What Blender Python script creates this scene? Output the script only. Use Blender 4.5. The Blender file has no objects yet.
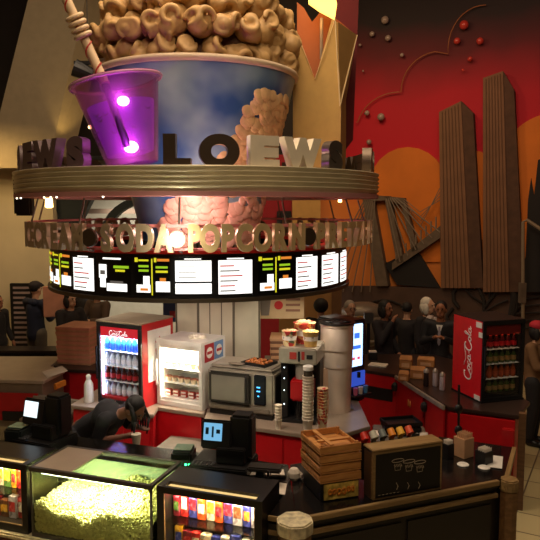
import bpy, bmesh, math, random
from mathutils import Vector, Matrix, noise
random.seed(11)
PI = math.pi
COL = bpy.context.scene.collection
# ---------------------------------------------------------------- camera
F = 652.0; TILT = math.radians(5.5); EZ = 3.05
cam_d = bpy.data.cameras.new('camera'); cam = bpy.data.objects.new('camera', cam_d); COL.objects.link(cam)
cam.location = (0, 0, EZ); cam.rotation_euler = (PI/2 - TILT, 0, 0)
cam_d.sensor_width = 36; cam_d.lens = 36*F/540; cam_d.clip_end = 100
bpy.context.scene.camera = cam
def ray(x, y):
    u = (x-270)/F; v = (270-y)/F
    return Vector((u, math.cos(TILT)+v*math.sin(TILT), -math.sin(TILT)+v*math.cos(TILT)))
def at(x, y, Y):
    r = ray(x, y); p = r*(Y/r.y); p.z += EZ; return p
def atz(x, y, z):
    r = ray(x, y); p = r*((z-EZ)/r.z); p.z += EZ; return p
# ---------------------------------------------------------------- materials
MATS = {}
def lin(c):
    return tuple((v/12.92 if v <= .04045 else ((v+.055)/1.055)**2.4) for v in c)
def M(name, rgb=(128,128,128), rough=.55, metal=0, emit=None, es=0, noise_amt=0, nscale=8, bump=0, spec=.5, coat=0):
    if name in MATS: return MATS[name]
    m = bpy.data.materials.new(name); m.use_nodes = True; nt = m.node_tree; b = nt.nodes['Principled BSDF']
    c = lin([v/255 for v in rgb])
    b.inputs['Base Color'].default_value = (*c, 1); b.inputs['Roughness'].default_value = rough
    b.inputs['Metallic'].default_value = metal; b.inputs['Specular IOR Level'].default_value = spec
    b.inputs['Coat Weight'].default_value = coat
    if emit is not None:
        b.inputs['Emission Color'].default_value = (*lin([v/255 for v in emit]), 1); b.inputs['Emission Strength'].default_value = es
    tc = nt.nodes.new('ShaderNodeTexCoord'); nz = nt.nodes.new('ShaderNodeTexNoise')
    nz.inputs['Scale'].default_value = nscale; nz.inputs['Detail'].default_value = 4
    nt.links.new(tc.outputs['Object'], nz.inputs['Vector'])
    amt = noise_amt or .06
    r = nt.nodes.new('ShaderNodeValToRGB')
    r.color_ramp.elements[0].position = .3; r.color_ramp.elements[1].position = .7
    r.color_ramp.elements[0].color = (*[v*(1-amt) for v in c], 1); r.color_ramp.elements[1].color = (*[min(1, v*(1+amt)) for v in c], 1)
    nt.links.new(nz.outputs['Fac'], r.inputs['Fac']); nt.links.new(r.outputs['Color'], b.inputs['Base Color'])
    if bump:
        bp = nt.nodes.new('ShaderNodeBump'); bp.inputs['Strength'].default_value = bump; bp.inputs['Distance'].default_value = .02
        nt.links.new(nz.outputs['Fac'], bp.inputs['Height']); nt.links.new(bp.outputs['Normal'], b.inputs['Normal'])
    MATS[name] = m; return m
def Mwood(name, a, b_, scale=3, rough=.55):
    if name in MATS: return MATS[name]
    m = bpy.data.materials.new(name); m.use_nodes = True; nt = m.node_tree; b = nt.nodes['Principled BSDF']
    tc = nt.nodes.new('ShaderNodeTexCoord'); mp = nt.nodes.new('ShaderNodeMapping'); mp.inputs['Scale'].default_value = (1, 8, 8)
    nz = nt.nodes.new('ShaderNodeTexNoise'); nz.inputs['Scale'].default_value = scale; nz.inputs['Detail'].default_value = 6
    r = nt.nodes.new('ShaderNodeValToRGB'); r.color_ramp.elements[0].position = .35; r.color_ramp.elements[1].position = .65
    r.color_ramp.elements[0].color = (*lin([v/255 for v in a]), 1); r.color_ramp.elements[1].color = (*lin([v/255 for v in b_]), 1)
    L = nt.links.new
    L(tc.outputs['Object'], mp.inputs[0]); L(mp.outputs[0], nz.inputs['Vector']); L(nz.outputs['Fac'], r.inputs['Fac'])
    L(r.outputs['Color'], b.inputs['Base Color']); b.inputs['Roughness'].default_value = rough
    MATS[name] = m; return m
def Mprint(name, cols, scale=20, rough=.5):
    if name in MATS: return MATS[name]
    m = bpy.data.materials.new(name); m.use_nodes = True; nt = m.node_tree; b = nt.nodes['Principled BSDF']; L = nt.links.new
    tc = nt.nodes.new('ShaderNodeTexCoord'); nz = nt.nodes.new('ShaderNodeTexVoronoi'); nz.inputs['Scale'].default_value = scale
    sp = nt.nodes.new('ShaderNodeSeparateColor'); r = nt.nodes.new('ShaderNodeValToRGB'); r.color_ramp.interpolation = 'CONSTANT'; e = r.color_ramp.elements
    for k, c in enumerate(cols):
        q = e[0] if k == 0 else e.new(k/len(cols)); q.color = (*lin([v/255 for v in c]), 1)
        if k == 0: q.position = 0
    e[len(e)-1].color = (*lin([v/255 for v in cols[-1]]), 1)
    L(tc.outputs['Object'], nz.inputs['Vector']); L(nz.outputs['Color'], sp.inputs[0]); L(sp.outputs[0], r.inputs['Fac']); L(r.outputs['Color'], b.inputs['Base Color'])
    b.inputs['Roughness'].default_value = rough; MATS[name] = m; return m
def Mglass(name, tint=(255,255,255), refl=.12, rough=.03):
    if name in MATS: return MATS[name]
    m = bpy.data.materials.new(name); m.use_nodes = True; nt = m.node_tree
    for n in list(nt.nodes): nt.nodes.remove(n)
    o = nt.nodes.new('ShaderNodeOutputMaterial'); mx = nt.nodes.new('ShaderNodeMixShader')
    t = nt.nodes.new('ShaderNodeBsdfTransparent'); g = nt.nodes.new('ShaderNodeBsdfGlossy')
    t.inputs['Color'].default_value = (*lin([v/255 for v in tint]), 1); g.inputs['Roughness'].default_value = rough
    lw = nt.nodes.new('ShaderNodeLayerWeight'); lw.inputs['Blend'].default_value = .5
    pw_ = nt.nodes.new('ShaderNodeMath'); pw_.operation = 'POWER'; pw_.inputs[1].default_value = 4
    fr = nt.nodes.new('ShaderNodeMath'); fr.operation = 'MULTIPLY_ADD'; fr.inputs[1].default_value = .6; fr.inputs[2].default_value = refl*.25
    nt.links.new(lw.outputs['Facing'], pw_.inputs[0]); nt.links.new(pw_.outputs[0], fr.inputs[0])
    L = nt.links.new
    L(fr.outputs[0], mx.inputs[0]); L(t.outputs[0], mx.inputs[1]); L(g.outputs[0], mx.inputs[2]); L(mx.outputs[0], o.inputs[0])
    MATS[name] = m; return m
# ---------------------------------------------------------------- mesh builder
class MB:
    def __init__(s): s.v = []; s.f = []; s.m = []
    def add(s, vs, fs, m=0, X=None):
        o = len(s.v)
        for p in vs:
            p = Vector(p)
            if X is not None: p = X @ p
            s.v.append(p)
        for f in fs: s.f.append([i+o for i in f]); s.m.append(m)
        return s
    def box(s, x0, x1, y0, y1, z0, z1, m=0, X=None):
        vs = [(x0,y0,z0),(x1,y0,z0),(x1,y1,z0),(x0,y1,z0),(x0,y0,z1),(x1,y0,z1),(x1,y1,z1),(x0,y1,z1)]
        return s.add(vs, [(0,3,2,1),(4,5,6,7),(0,1,5,4),(1,2,6,5),(2,3,7,6),(3,0,4,7)], m, X)
    def prism(s, poly, z0, z1, m=0, X=None):
        n = len(poly); a = sum(poly[i][0]*poly[(i+1)%n][1]-poly[(i+1)%n][0]*poly[i][1] for i in range(n))
        if a < 0: poly = poly[::-1]
        vs = [(p[0], p[1], z0) for p in poly]+[(p[0], p[1], z1) for p in poly]
        fs = [tuple(range(n))[::-1], tuple(range(n, 2*n))]+[(i, (i+1)%n, n+(i+1)%n, n+i) for i in range(n)]
        return s.add(vs, fs, m, X)
    def slab(s, pts, d, m=0):           # 3-D polygon given thickness vector d
        n = len(pts); pts = [Vector(p) for p in pts]
        vs = pts+[p+d for p in pts]
        return s.add(vs, [tuple(range(n)), tuple(range(n, 2*n))[::-1]]+[(i, n+i, n+(i+1)%n, (i+1)%n) for i in range(n)], m)
    def lathe(s, prof, n=24, c=(0,0,0), m=0, X=None, cap=True):
        vs = []; fs = []
        for r, z in prof:
            for i in range(n):
                a = 2*PI*i/n; vs.append((c[0]+r*math.cos(a), c[1]+r*math.sin(a), c[2]+z))
        for k in range(len(prof)-1):
            for i in range(n):
                j = (i+1) % n; fs.append((k*n+i, k*n+j, (k+1)*n+j, (k+1)*n+i))
        if cap:
            fs.append(tuple(range(n))[::-1]); k = len(prof)-1; fs.append(tuple(k*n+i for i in range(n)))
        return s.add(vs, fs, m, X)
    def cone(s, p, q, r0, r1=None, n=12, m=0, X=None):
        r1 = r0 if r1 is None else r1; p = Vector(p); q = Vector(q); d = q-p
        if d.length < 1e-6: return s
        R = d.to_track_quat('Z', 'Y').to_matrix().to_4x4(); T = Matrix.Translation(p) @ R
        if X is not None: T = X @ T
        return s.lathe([(r0, 0), (r1, d.length)], n, m=m, X=T)
    def tube(s, pts, r, n=8, m=0, flat=None, closed=False):
        pts = [Vector(p) for p in pts]; rs = r if isinstance(r, (list, tuple)) else [r]*len(pts)
        vs = []; fs = []; N = len(pts); up = None
        for i, p in enumerate(pts):
            t = (pts[min(i+1, N-1)]-pts[max(i-1, 0)]).normalized()
            if up is None:
                up = t.orthogonal().normalized()
            up = (up - t*up.dot(t))
            up = up.normalized() if up.length > 1e-5 else t.orthogonal().normalized()
            w = t.cross(up)
            for k in range(n):
                a = 2*PI*k/n; vs.append(p+rs[i]*(math.cos(a)*up+math.sin(a)*w))
        for i in range(N-1):
            for k in range(n):
                j = (k+1) % n; fs.append((i*n+k, i*n+j, (i+1)*n+j, (i+1)*n+k))
        fs.append(tuple(range(n))[::-1]); fs.append(tuple((N-1)*n+k for k in range(n)))
        return s.add(vs, fs, m)
    def ell(s, c, r, n=14, m=0, X=None, k=8):
        rx, ry, rz = (r, r, r) if not isinstance(r, (tuple, list)) else r
        vs = [(c[0], c[1], c[2]-rz)]; fs = []
        for j in range(1, k):
            t = -PI/2+PI*j/k
            for i in range(n):
                a = 2*PI*i/n; vs.append((c[0]+rx*math.cos(t)*math.cos(a), c[1]+ry*math.cos(t)*math.sin(a), c[2]+rz*math.sin(t)))
        vs.append((c[0], c[1], c[2]+rz)); L = len(vs)-1
        for i in range(n): fs.append((0, 1+(i+1)%n, 1+i)); fs.append((L, 1+(k-2)*n+i, 1+(k-2)*n+(i+1)%n))
        for j in range(k-2):
            for i in range(n):
                a = 1+j*n; b = 1+(j+1)*n; fs.append((a+i, a+(i+1)%n, b+(i+1)%n, b+i))
        return s.add(vs, fs, m, X)
    def cap(s, p, q, r0, r1=None, n=12, m=0):
        r1 = r0 if r1 is None else r1
        s.cone(p, q, r0, r1, n, m); s.ell(p, r0, n, m); s.ell(q, r1, n, m); return s
    def mesh(s, name, mats):
        me = bpy.data.meshes.new(name); me.from_pydata([tuple(p) for p in s.v], [], s.f)
        for m in (mats if isinstance(mats, (list, tuple)) else [mats]): me.materials.append(m)
        for i, p in enumerate(me.polygons): p.material_index = s.m[i]
        me.validate(); return me
    def build(s, name, mats, parent=None, loc=(0,0,0), rz=0, bevel=0, smooth=False, remesh=0, sm_it=0):
        me = s.mesh(name, mats)
        if bevel or smooth:
            bm = bmesh.new(); bm.from_mesh(me)
            if bevel:
                es = [e for e in bm.edges if len(e.link_faces) == 2 and e.calc_face_angle(0) > .6]
                bmesh.ops.bevel(bm, geom=es, offset=bevel, segments=2, affect='EDGES', clamp_overlap=True)
            bm.to_mesh(me); bm.free()
        if smooth:
            for p in me.polygons: p.use_smooth = True
            if smooth != 'all':
                try: me.set_sharp_from_angle(angle=.7)
                except Exception: pass
        o = bpy.data.objects.new(name, me); COL.objects.link(o)
        if remesh: me = bake(o, remesh, sm_it); o.data = me
        o.location = loc; o.rotation_euler = (0, 0, rz)
        if parent: o.parent = parent
        return o
def bake(o, vox, it=0):
    md = o.modifiers.new('r', 'REMESH'); md.mode = 'VOXEL'; md.voxel_size = vox; md.use_smooth_shade = True
    if it:
        sm = o.modifiers.new('s', 'SMOOTH'); sm.iterations = it; sm.factor = .5
    dg = bpy.context.evaluated_depsgraph_get(); mats = list(o.data.materials)
    me = bpy.data.meshes.new_from_object(o.evaluated_get(dg)); o.modifiers.clear()
    me.materials.clear()
    for m in mats: me.materials.append(m)
    for p in me.polygons: p.use_smooth = True; p.material_index = 0
    return me
def tag(o, label, cat=None, group=None, kind=None):
    if label: o['label'] = label
    if cat: o['category'] = cat
    if group: o['group'] = group
    if kind: o['kind'] = kind
    return o
def T(name, label, cat, loc=(0,0,0), rz=0, group=None):
    o = bpy.data.objects.new(name, None); o.empty_display_size = .1; COL.objects.link(o)
    o.location = loc; o.rotation_euler = (0, 0, rz); return tag(o, label, cat, group)
def S(o, label=None, cat=None): o['kind'] = 'structure'; return tag(o, label, cat)
def copy_tree(o, parent=None):
    c = o.copy(); COL.objects.link(c)
    if parent: c.parent = parent
    for ch in [q for q in COL.objects if q.parent == o]: copy_tree(ch, c)
    return c
def text_mesh(txt, h, depth, xs=1.0, bold=0.0, font_cap=.70):
    cu = bpy.data.curves.new('t', 'FONT'); cu.body = txt; cu.align_x = 'CENTER'; cu.size = h/font_cap; cu.extrude = depth/2
    cu.offset = bold; cu.resolution_u = 8
    o = bpy.data.objects.new('t', cu); COL.objects.link(o); dg = bpy.context.evaluated_depsgraph_get()
    me = bpy.data.meshes.new_from_object(o.evaluated_get(dg)); bpy.data.objects.remove(o)
    for v in me.vertices: x, y, z = v.co; v.co = (x*xs, -z, y)        # upright, facing -y, baseline z=0
    return me
def obj(name, me, mat, parent=None, loc=(0,0,0), rz=0):
    if mat is not None:
        me.materials.clear()
        for m in (mat if isinstance(mat, (list, tuple)) else [mat]): me.materials.append(m)
    o = bpy.data.objects.new(name, me); COL.objects.link(o); o.location = loc; o.rotation_euler = (0, 0, rz); o.parent = parent
    return o
def light(name, kind, loc, power, col=(255,255,255), size=.3, rot=None, spot=None, blend=.6, size_y=None, target=None):
    l = bpy.data.lights.new(name, kind); l.energy = power; l.color = lin([v/255 for v in col])
    if kind == 'AREA':
        l.size = size
        if size_y: l.shape = 'RECTANGLE'; l.size_y = size_y
    elif kind != 'SUN': l.shadow_soft_size = size
    if kind == 'SPOT': l.spot_size = spot or 1; l.spot_blend = blend
    o = bpy.data.objects.new(name, l); COL.objects.link(o); o.location = loc
    if target is not None: o.rotation_euler = (Vector(target)-Vector(loc)).to_track_quat('-Z', 'Y').to_euler()
    elif rot: o.rotation_euler = rot
    return o
# ---------------------------------------------------------------- palette
red_p = M('red_laminate', (190,22,30), .35, noise_amt=.08)
blk = M('black_plastic', (24,23,24), .42)
blkgl = M('black_stone', (22,20,20), .18, noise_amt=.4, nscale=60)
steel = M('brushed_steel', (176,168,154), .36, .45, noise_amt=.12, nscale=14)
steel_d = M('dull_steel', (128,118,104), .5, .3, noise_amt=.15, nscale=10)
brass = Mwood('tan_trim', (134,108,70), (160,132,88), 5, .4)
cream = M('cream_plaster', (212,196,164), .85, noise_amt=.06, nscale=2, bump=.1)
white = M('white_plastic', (235,232,225), .4)
cardb = M('cardboard', (206,160,120), .8, noise_amt=.1)
wood = Mwood('crate_wood', (176,116,58), (214,156,88), 4, .6)
glass = Mglass('clear_glass')
paper = M('paper_white', (225,215,200), .8)
brown = M('dark_brown', (70,50,36), .6, noise_amt=.2)
def emis(name, rgb, s): return M(name, (int(rgb[0]*.3), int(rgb[1]*.3), int(rgb[2]*.3)), .5, emit=rgb, es=s)
w_emit = emis('lit_white', (255,250,240), 1.6)
# ================================================================ SETTING
def tile_mat():
    m = bpy.data.materials.new('floor_tiles'); m.use_nodes = True; nt = m.node_tree; b = nt.nodes['Principled BSDF']; L = nt.links.new
    tc = nt.nodes.new('ShaderNodeTexCoord'); mp = nt.nodes.new('ShaderNodeMapping'); mp.inputs['Rotation'].default_value = (0,0,.5)
    br = nt.nodes.new('ShaderNodeTexBrick'); br.offset = 0; br.inputs['Scale'].default_value = 1
    br.inputs['Brick Width'].default_value = .42; br.inputs['Row Height'].default_value = .42; br.inputs['Mortar Size'].default_value = .008
    br.inputs['Color1'].default_value = (*lin((.72,.66,.50)), 1); br.inputs['Color2'].default_value = (*lin((.62,.57,.43)), 1)
    br.inputs['Mortar'].default_value = (*lin((.35,.3,.24)), 1)
    L(tc.outputs['Object'], mp.inputs[0]); L(mp.outputs[0], br.inputs['Vector']); L(br.outputs['Color'], b.inputs['Base Color'])
    b.inputs['Roughness'].default_value = .4; return m
S(MB().box(-7.2, 9.2, -1.5, 14.6, -.12, 0).build('floor', tile_mat()))
S(MB().box(-7.2, 9.2, -1.5, 14.6, 7.6, 7.75).build('ceiling', M('dark_ceiling', (38,30,26), .9)))
S(MB().box(-7.2, -7.0, -1.5, 14.4, 0, 7.6).build('wall_left', M('tan_wall', (150,125,92), .9)))
S(MB().box(9.0, 9.2, -1.5, 14.4, 0, 7.6).build('wall_right', M('dark_wall', (60,42,34), .9)))
S(MB().box(-7.0, 9.0, -1.5, -1.35, 0, 7.6).build('wall_front', M('dark_wall')))
back_m = M('grey_cream_wall', (176,168,148), .85)
S(MB().box(-7.0, 9.0, 14.2, 14.4, 0, 7.6).build('wall_back', back_m))
dk = M('added_dark_block', (34,26,22), .9)
S(MB().box(-7.0, 1.35, 12.9, 14.2, 4.05, 7.6).build('trim_1', dk))                  # dark block added over the rear passage to make the upper rear look dark
red_w = M('dark_red_wall', (150,24,34), .8); tan_w = M('ochre_wall', (196,150,84), .8)
# column pier at the left, and the slanted column rising from it
S(MB().box(-7.0, -3.98, 12.0, 12.6, 0, 4.22).build('trim_2', cream))
colm = M('slanted_column_tan', (150,134,106), .85, bump=.1)
q = [at(-8,166,11.2), at(44,166,11.2), at(84,-40,11.2), at(46,-40,11.2)]
q = [at(-14,168,11.2), at(48,168,11.2), at(94,-40,11.2), at(38,-40,11.2)]
mb = MB(); lo = q[0:2]; hi = [q[3], q[2]]
r_lo = at(72,160,11.7); r_hi = at(122,-40,11.7); l_lo = at(-10,168,11.9); l_hi = at(44,-40,11.9)
mb.add([lo[0], lo[1], r_lo, l_lo, hi[0], hi[1], r_hi, l_hi], [(0,3,2,1),(4,5,6,7),(0,1,5,4),(1,2,6,5),(2,3,7,6),(3,0,4,7)])
S(mb.build('trim_3', colm), 'tan slanted column leaning right behind the glowing cup')
# low rear walls seen through the marquee: red panel with black sign, ochre pier
S(MB().box(at(250,0,12.6).x, at(293,0,12.6).x, 12.6, 12.8, 0, 4.05).build('trim_4', red_w))
S(MB().box(at(293,0,12.4).x, at(322,0,12.4).x, 12.4, 12.9, 0, 4.1).build('trim_5', tan_w))
# warm beige rear wall behind the customers (left passage) with dark arches
mb = MB()
for x0, x1 in ((55, 84), (104, 150)):
    pass
mb.slab([at(x,y,12.2) for x,y in ((48,186),(98,186),(88,206),(80,222),(79,262),(54,262),(58,215))], Vector((0,.25,0)))
for k in range(7):
    a0, a1 = math.radians(95+k*12), math.radians(95+(k+1)*12)
    mb.slab([at(145+r_*math.cos(a), 240-r_*math.sin(a)*.95, 12.2) for r_, a in ((46,a0),(38,a0),(38,a1),(46,a1))], Vector((0,.25,0)))
S(mb.build('trim_6', M('dark_teal_brace', (30,38,42), .7)))
S(MB().box(-4.3, -1.0, 13.3, 13.6, 2.92, 3.02).build('trim_7', M('beige_ledge', (96,76,60), .8)))
# ---------------------------------------------------------------- mural wall
A_ = Vector((.95, 13.6, 0)); B_ = Vector((8.6, 9.6, 0)); WD = (B_-A_).normalized(); WN = Vector((WD.y, -WD.x, 0))
if WN.y > 0: WN = -WN
def W(x, y, off=0):       # point of the mural seen at that spot, 'off' metres in front of the wall
    r = ray(x, y); o = Vector((0,0,EZ)); P = A_+WN*off; t = (P-o).dot(WN)/r.dot(WN); return o+r*t
def mural_mat():
    m = bpy.data.materials.new('mural_paint'); m.use_nodes = True; nt = m.node_tree; b = nt.nodes['Principled BSDF']; L = nt.links.new
    tc = nt.nodes.new('ShaderNodeTexCoord'); sp = nt.nodes.new('ShaderNodeSeparateXYZ'); nz = nt.nodes.new('ShaderNodeTexNoise')
    nz.inputs['Scale'].default_value = .5; nz.inputs['Detail'].default_value = 3
    ma = nt.nodes.new('ShaderNodeMath'); ma.operation = 'MULTIPLY_ADD'; ma.inputs[1].default_value = 1.2; ma.inputs[2].default_value = -.6
    ad = nt.nodes.new('ShaderNodeMath'); ad.operation = 'ADD'; mr = nt.nodes.new('ShaderNodeMapRange')
    mr.inputs['From Min'].default_value = 2.0; mr.inputs['From Max'].default_value = 7.4
    L(tc.outputs['Object'], sp.inputs[0]); L(tc.outputs['Object'], nz.inputs['Vector']); L(nz.outputs['Fac'], ma.inputs[0])
    L(sp.outputs['Z'], ad.inputs[0]); L(ma.outputs[0], ad.inputs[1]); L(ad.outputs[0], mr.inputs['Value'])
    r = nt.nodes.new('ShaderNodeValToRGB'); e = r.color_ramp.elements
    e[0].position = 0; e[0].color = (*lin((.80,.46,.18)), 1); e[1].position = 1; e[1].color = (*lin((.10,.05,.05)), 1)
    for p, c in ((.20, (.84,.46,.14)), (.30, (.76,.30,.10)), (.36, (.74,.0,.12)), (.56, (.68,.0,.11)), (.72,(.36,.01,.06)), (.84, (.12,.04,.05))):
        k = e.new(p); k.color = (*lin(c), 1)
    L(mr.outputs[0], r.inputs['Fac']); L(r.outputs['Color'], b.inputs['Base Color']); b.inputs['Roughness'].default_value = .75
    return m
ang = math.atan2(WD.y, WD.x)
mb = MB(); ln = (B_-A_).length
a, b = A_, B_; d = -WN*.2
S(mb.slab([a, b, b+Vector((0,0,7.6)), a+Vector((0,0,7.6))], d).build('wall_mural', mural_mat()))
def relief(name, px, off, mats, label, cat='mural relief', group=None, thick=.06):
    pts = [W(x, y, off) for x, y in px]
    o = MB().slab(pts, -WN*thick).build(name, mats); return tag(o, label, cat, group)
mb_brown = M('mural_brown', (72,50,38), .8, noise_amt=.25, nscale=2)
mb_dark = M('mural_black', (24,18,16), .8)
orange = M('mural_orange', (206,112,30), .8, noise_amt=.12, nscale=1.5)
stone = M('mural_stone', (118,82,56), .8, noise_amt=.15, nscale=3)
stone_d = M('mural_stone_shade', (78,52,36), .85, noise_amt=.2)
def arc(cx, cy, rx, ry, a0, a1, n=12): return [(cx+rx*math.cos(math.radians(a0+(a1-a0)*k/n)), cy-ry*math.sin(math.radians(a0+(a1-a0)*k/n))) for k in range(n+1)]
relief('cloud_relief', arc(408,190,40,43,180,0)+[(448,262),(368,262)], .04, orange, 'orange painted cloud between the marquee and the shorter tower')
relief('cloud_relief', arc(478,175,13,24,180,0)+[(491,240),(465,240)], .04, orange, 'orange painted cloud between the two tall mural towers')
relief('cloud_relief', arc(560,172,62,60,180,90)+[(560,300),(498,240)], .04, orange, 'orange painted cloud at the far right edge of the mural')
# twin towers of the mural: front face with ribs + shaded side + cut top
def tower(px_front, px_side, label):
    t = T('tower_relief', label, 'mural relief', W(*px_front[0], .0)); 
    base = t.location.copy()
    f = MB(); pts = [W(x,y,.22)-base for x,y in px_front]; f.slab(pts, -WN*.2)
    (x0,yb),(x1,_),(x2,yt2),(x3,yt) = px_front
    f.build('front_face', stone, t)
    r = MB()
    for k in range(1, 7):
        u = k/7; p = Vector(W(x0+(x1-x0)*u, yb, .23))-base; q_ = Vector(W(x3+(x2-x3)*u, yt+(yt2-yt)*u+2, .23))-base
        r.tube([p, q_], .008, 5)
    r.build('rib', M('mural_rib', (100,70,48), .8), t)
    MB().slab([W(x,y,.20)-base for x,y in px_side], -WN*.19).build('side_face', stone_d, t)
    return t
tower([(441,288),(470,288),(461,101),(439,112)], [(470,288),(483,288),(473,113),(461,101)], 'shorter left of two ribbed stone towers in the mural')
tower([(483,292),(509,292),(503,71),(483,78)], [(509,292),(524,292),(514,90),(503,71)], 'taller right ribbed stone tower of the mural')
relief('ground_relief', [(375,286),(560,292),(560,372),(340,372),(340,286)], .1, mb_brown, 'brown park ground panel along the foot of the mural')
relief('black_ground_relief', [(384,264),(397,285),(440,288),(420,255),(412,250)], .12, mb_dark, 'black ground shape under the mural bridge')  # dark ground of the mural, its own paint colour
# bridge with cables
t = T('bridge_relief', 'grey suspension bridge with leaning pylon and cables in the mural', 'mural relief', W(390,260,0)); base = t.location.copy()
brg = M('bridge_grey', (96,80,64), .8, noise_amt=.2)
def wl(l, off=.2): return [Vector(W(x,y,off))-base for x,y in l]
MB().slab(wl([(362,196),(372,194),(388,286),(376,286)]), -WN*.18).slab(wl([(384,196),(389,196),(404,262),(397,264)]), -WN*.18).slab(wl([(400,200),(405,202),(418,250),(412,252)]), -WN*.18)\
    .slab(wl([(362,194),(404,198),(405,206),(388,200),(363,202)]), -WN*.18).build('pylon', brg, t)
MB().slab(wl([(392,263),(440,226),(440,238),(392,270)]), -WN*.18).build('deck', brg, t)
mb = MB()
for k in range(7): mb.tube(wl([(366+k*1.5,197),(316+k*9,292)]), .012, 5)
for k in range(6): mb.tube(wl([(386+k*2,198),(400+k*8,262-k*6)]), .012, 5)
for k in range(4): mb.tube(wl([(404,199+k*2),(420,212+k*5),(440,200-k*4)]), .008, 5)
for k in range(9): mb.tube(wl([(396+k*5,260-k*4),(396+k*5,252-k*4.4)]), .015, 5)
mb.build('cable', M('cable_grey', (120,104,86), .6), t)
# bubbles as plain smooth balls
bub = M('bubble_grey', (150,130,120), .25); bubr = M('bubble_red', (190,60,50), .25)
for x, y, r, red in ((385,20,4.5,0),(372,34,3,0),(388,38,3.4,0),(402,55,2.3,0),(360,45,1.6,0),(363,71,1.2,0),(367,113,3,0),(381,117,4.3,0),(369,142,3,0),(464,25,5.2,1),(457,41,3.8,1),(480,41,4,1),(470,59,2.8,1),(463,70,1.6,1)):
    p = W(x, y, .1); rr = r/F*p.y*.85
    side = 'red' if red else 'grey'
    nm = {385:'largest grey ball top left of the mural',372:'small grey ball below and left of the largest grey ball',388:'grey ball just below the largest grey ball',402:'lone grey ball by the tip of the cloud outline',
          360:'tiny grey ball nearest the paper bag',363:'tiniest grey ball, lowest of the top left cluster',367:'left grey ball of the pair above the marquee end',381:'biggest grey ball just above the marquee end',369:'grey ball touching the top of the marquee letters',
          464:'largest red ball right of the cloud outline',457:'red ball lower left of the largest red ball',480:'red ball lower right of the largest red ball',470:'small red ball under the cluster of three',463:'tiniest red ball at the bottom of the cluster'}[x]
    o = MB().ell((0,0,0), (rr, rr, rr), 16).build('mural_ball', bubr if red else bub, smooth='all'); o.location = p
    tag(o, nm+' on the red painted sky', 'ball', 'balls on the mural sky')
# cloud outline wire
pts = arc(388,120,28,28,175,92,8)+arc(440,92,38,40,180,95,10)[0:]+arc(486,48,38,43,190,92,10)
pts = [(356,122)]+arc(400,133,44,41,165,92,8)[0:]+arc(442,92,41,41,180,100,8)+arc(486,50,38,45,185,90,10)
tag(MB().tube([W(x,y,.08) for x,y in pts], .009, 6).build('cloud_outline', M('wire_tan', (150,90,50), .5)), 'thin scalloped wire cloud outline crossing the red mural sky', 'mural relief')
# tree drawn on the brown ground
mb = MB()
tr = M('tree_line', (30,22,18), .8)
def wt(l, r=.03): mb.tube([W(x,y,.14) for x,y in l], r, 6)
wt(arc(485,296,32,20,215,0,10)+[(517,308),(512,318)], .035); wt([(453,308),(447,316),(449,323)], .03)
wt([(484,322),(484,300),(478,286)], .03); wt([(484,308),(494,295),(503,284)], .025); wt([(484,304),(472,296),(466,290)], .02); wt([(490,300),(489,288)], .018); wt([(484,312),(498,304),(508,300)], .018)
tag(mb.build('tree_relief', tr), 'round bare tree outlined on the brown mural ground', 'mural relief')
mb = MB()
def wt(l, r=.03): mb.tube([W(x,y,.14) for x,y in l], r, 6)
wt([(507,340),(514,300),(512,270),(520,245)], .06); wt([(513,290),(524,270),(530,250)], .04); wt([(512,275),(505,262)], .03); wt([(516,262),(540,285)], .03)
tag(mb.build('tree_relief', tr), 'dark twisting tree trunk at the right of the mural', 'mural relief')
mb = MB()
wt(arc(384,318,24,18,170,10,8), .02); 
for k in range(5): wt([(520-k*3,300+k*7),(545,296+k*8)], .018)
tag(mb.build('wall_line_relief', tr), 'thin dark masonry lines on the mural ground', 'mural relief')
relief('skyline_relief', [(528,200),(531,178),(534,196),(538,160),(560,150),(560,292),(524,292)], .24, mb_dark, 'dark gothic building silhouette at the right mural edge')
t = T('street_lamp', 'pale lamp post with bent arm at right of the mural', 'street lamp', W(522,300,.5))
base = t.location.copy()
MB().tube([Vector(W(x,y,.5))-base for x,y in ((523,330),(523,222),(527,220),(545,232))], .03, 8).build('post', M('lamp_post', (130,112,88), .5), t)
MB().box(-.05,.05,-.05,.05,-.05,.3).build('collar', brg, t)
# ---------------------------------------------------------------- black wall sign, box lights in the rear
tag(MB().box(at(277,0,12.5).x, at(292,0,12.5).x, 12.45, 12.58, at(0,226,12.5).z, at(0,211,12.5).z).build('wall_sign', blk, bevel=.01), 'small black square panel on the red rear wall', 'sign')
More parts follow.
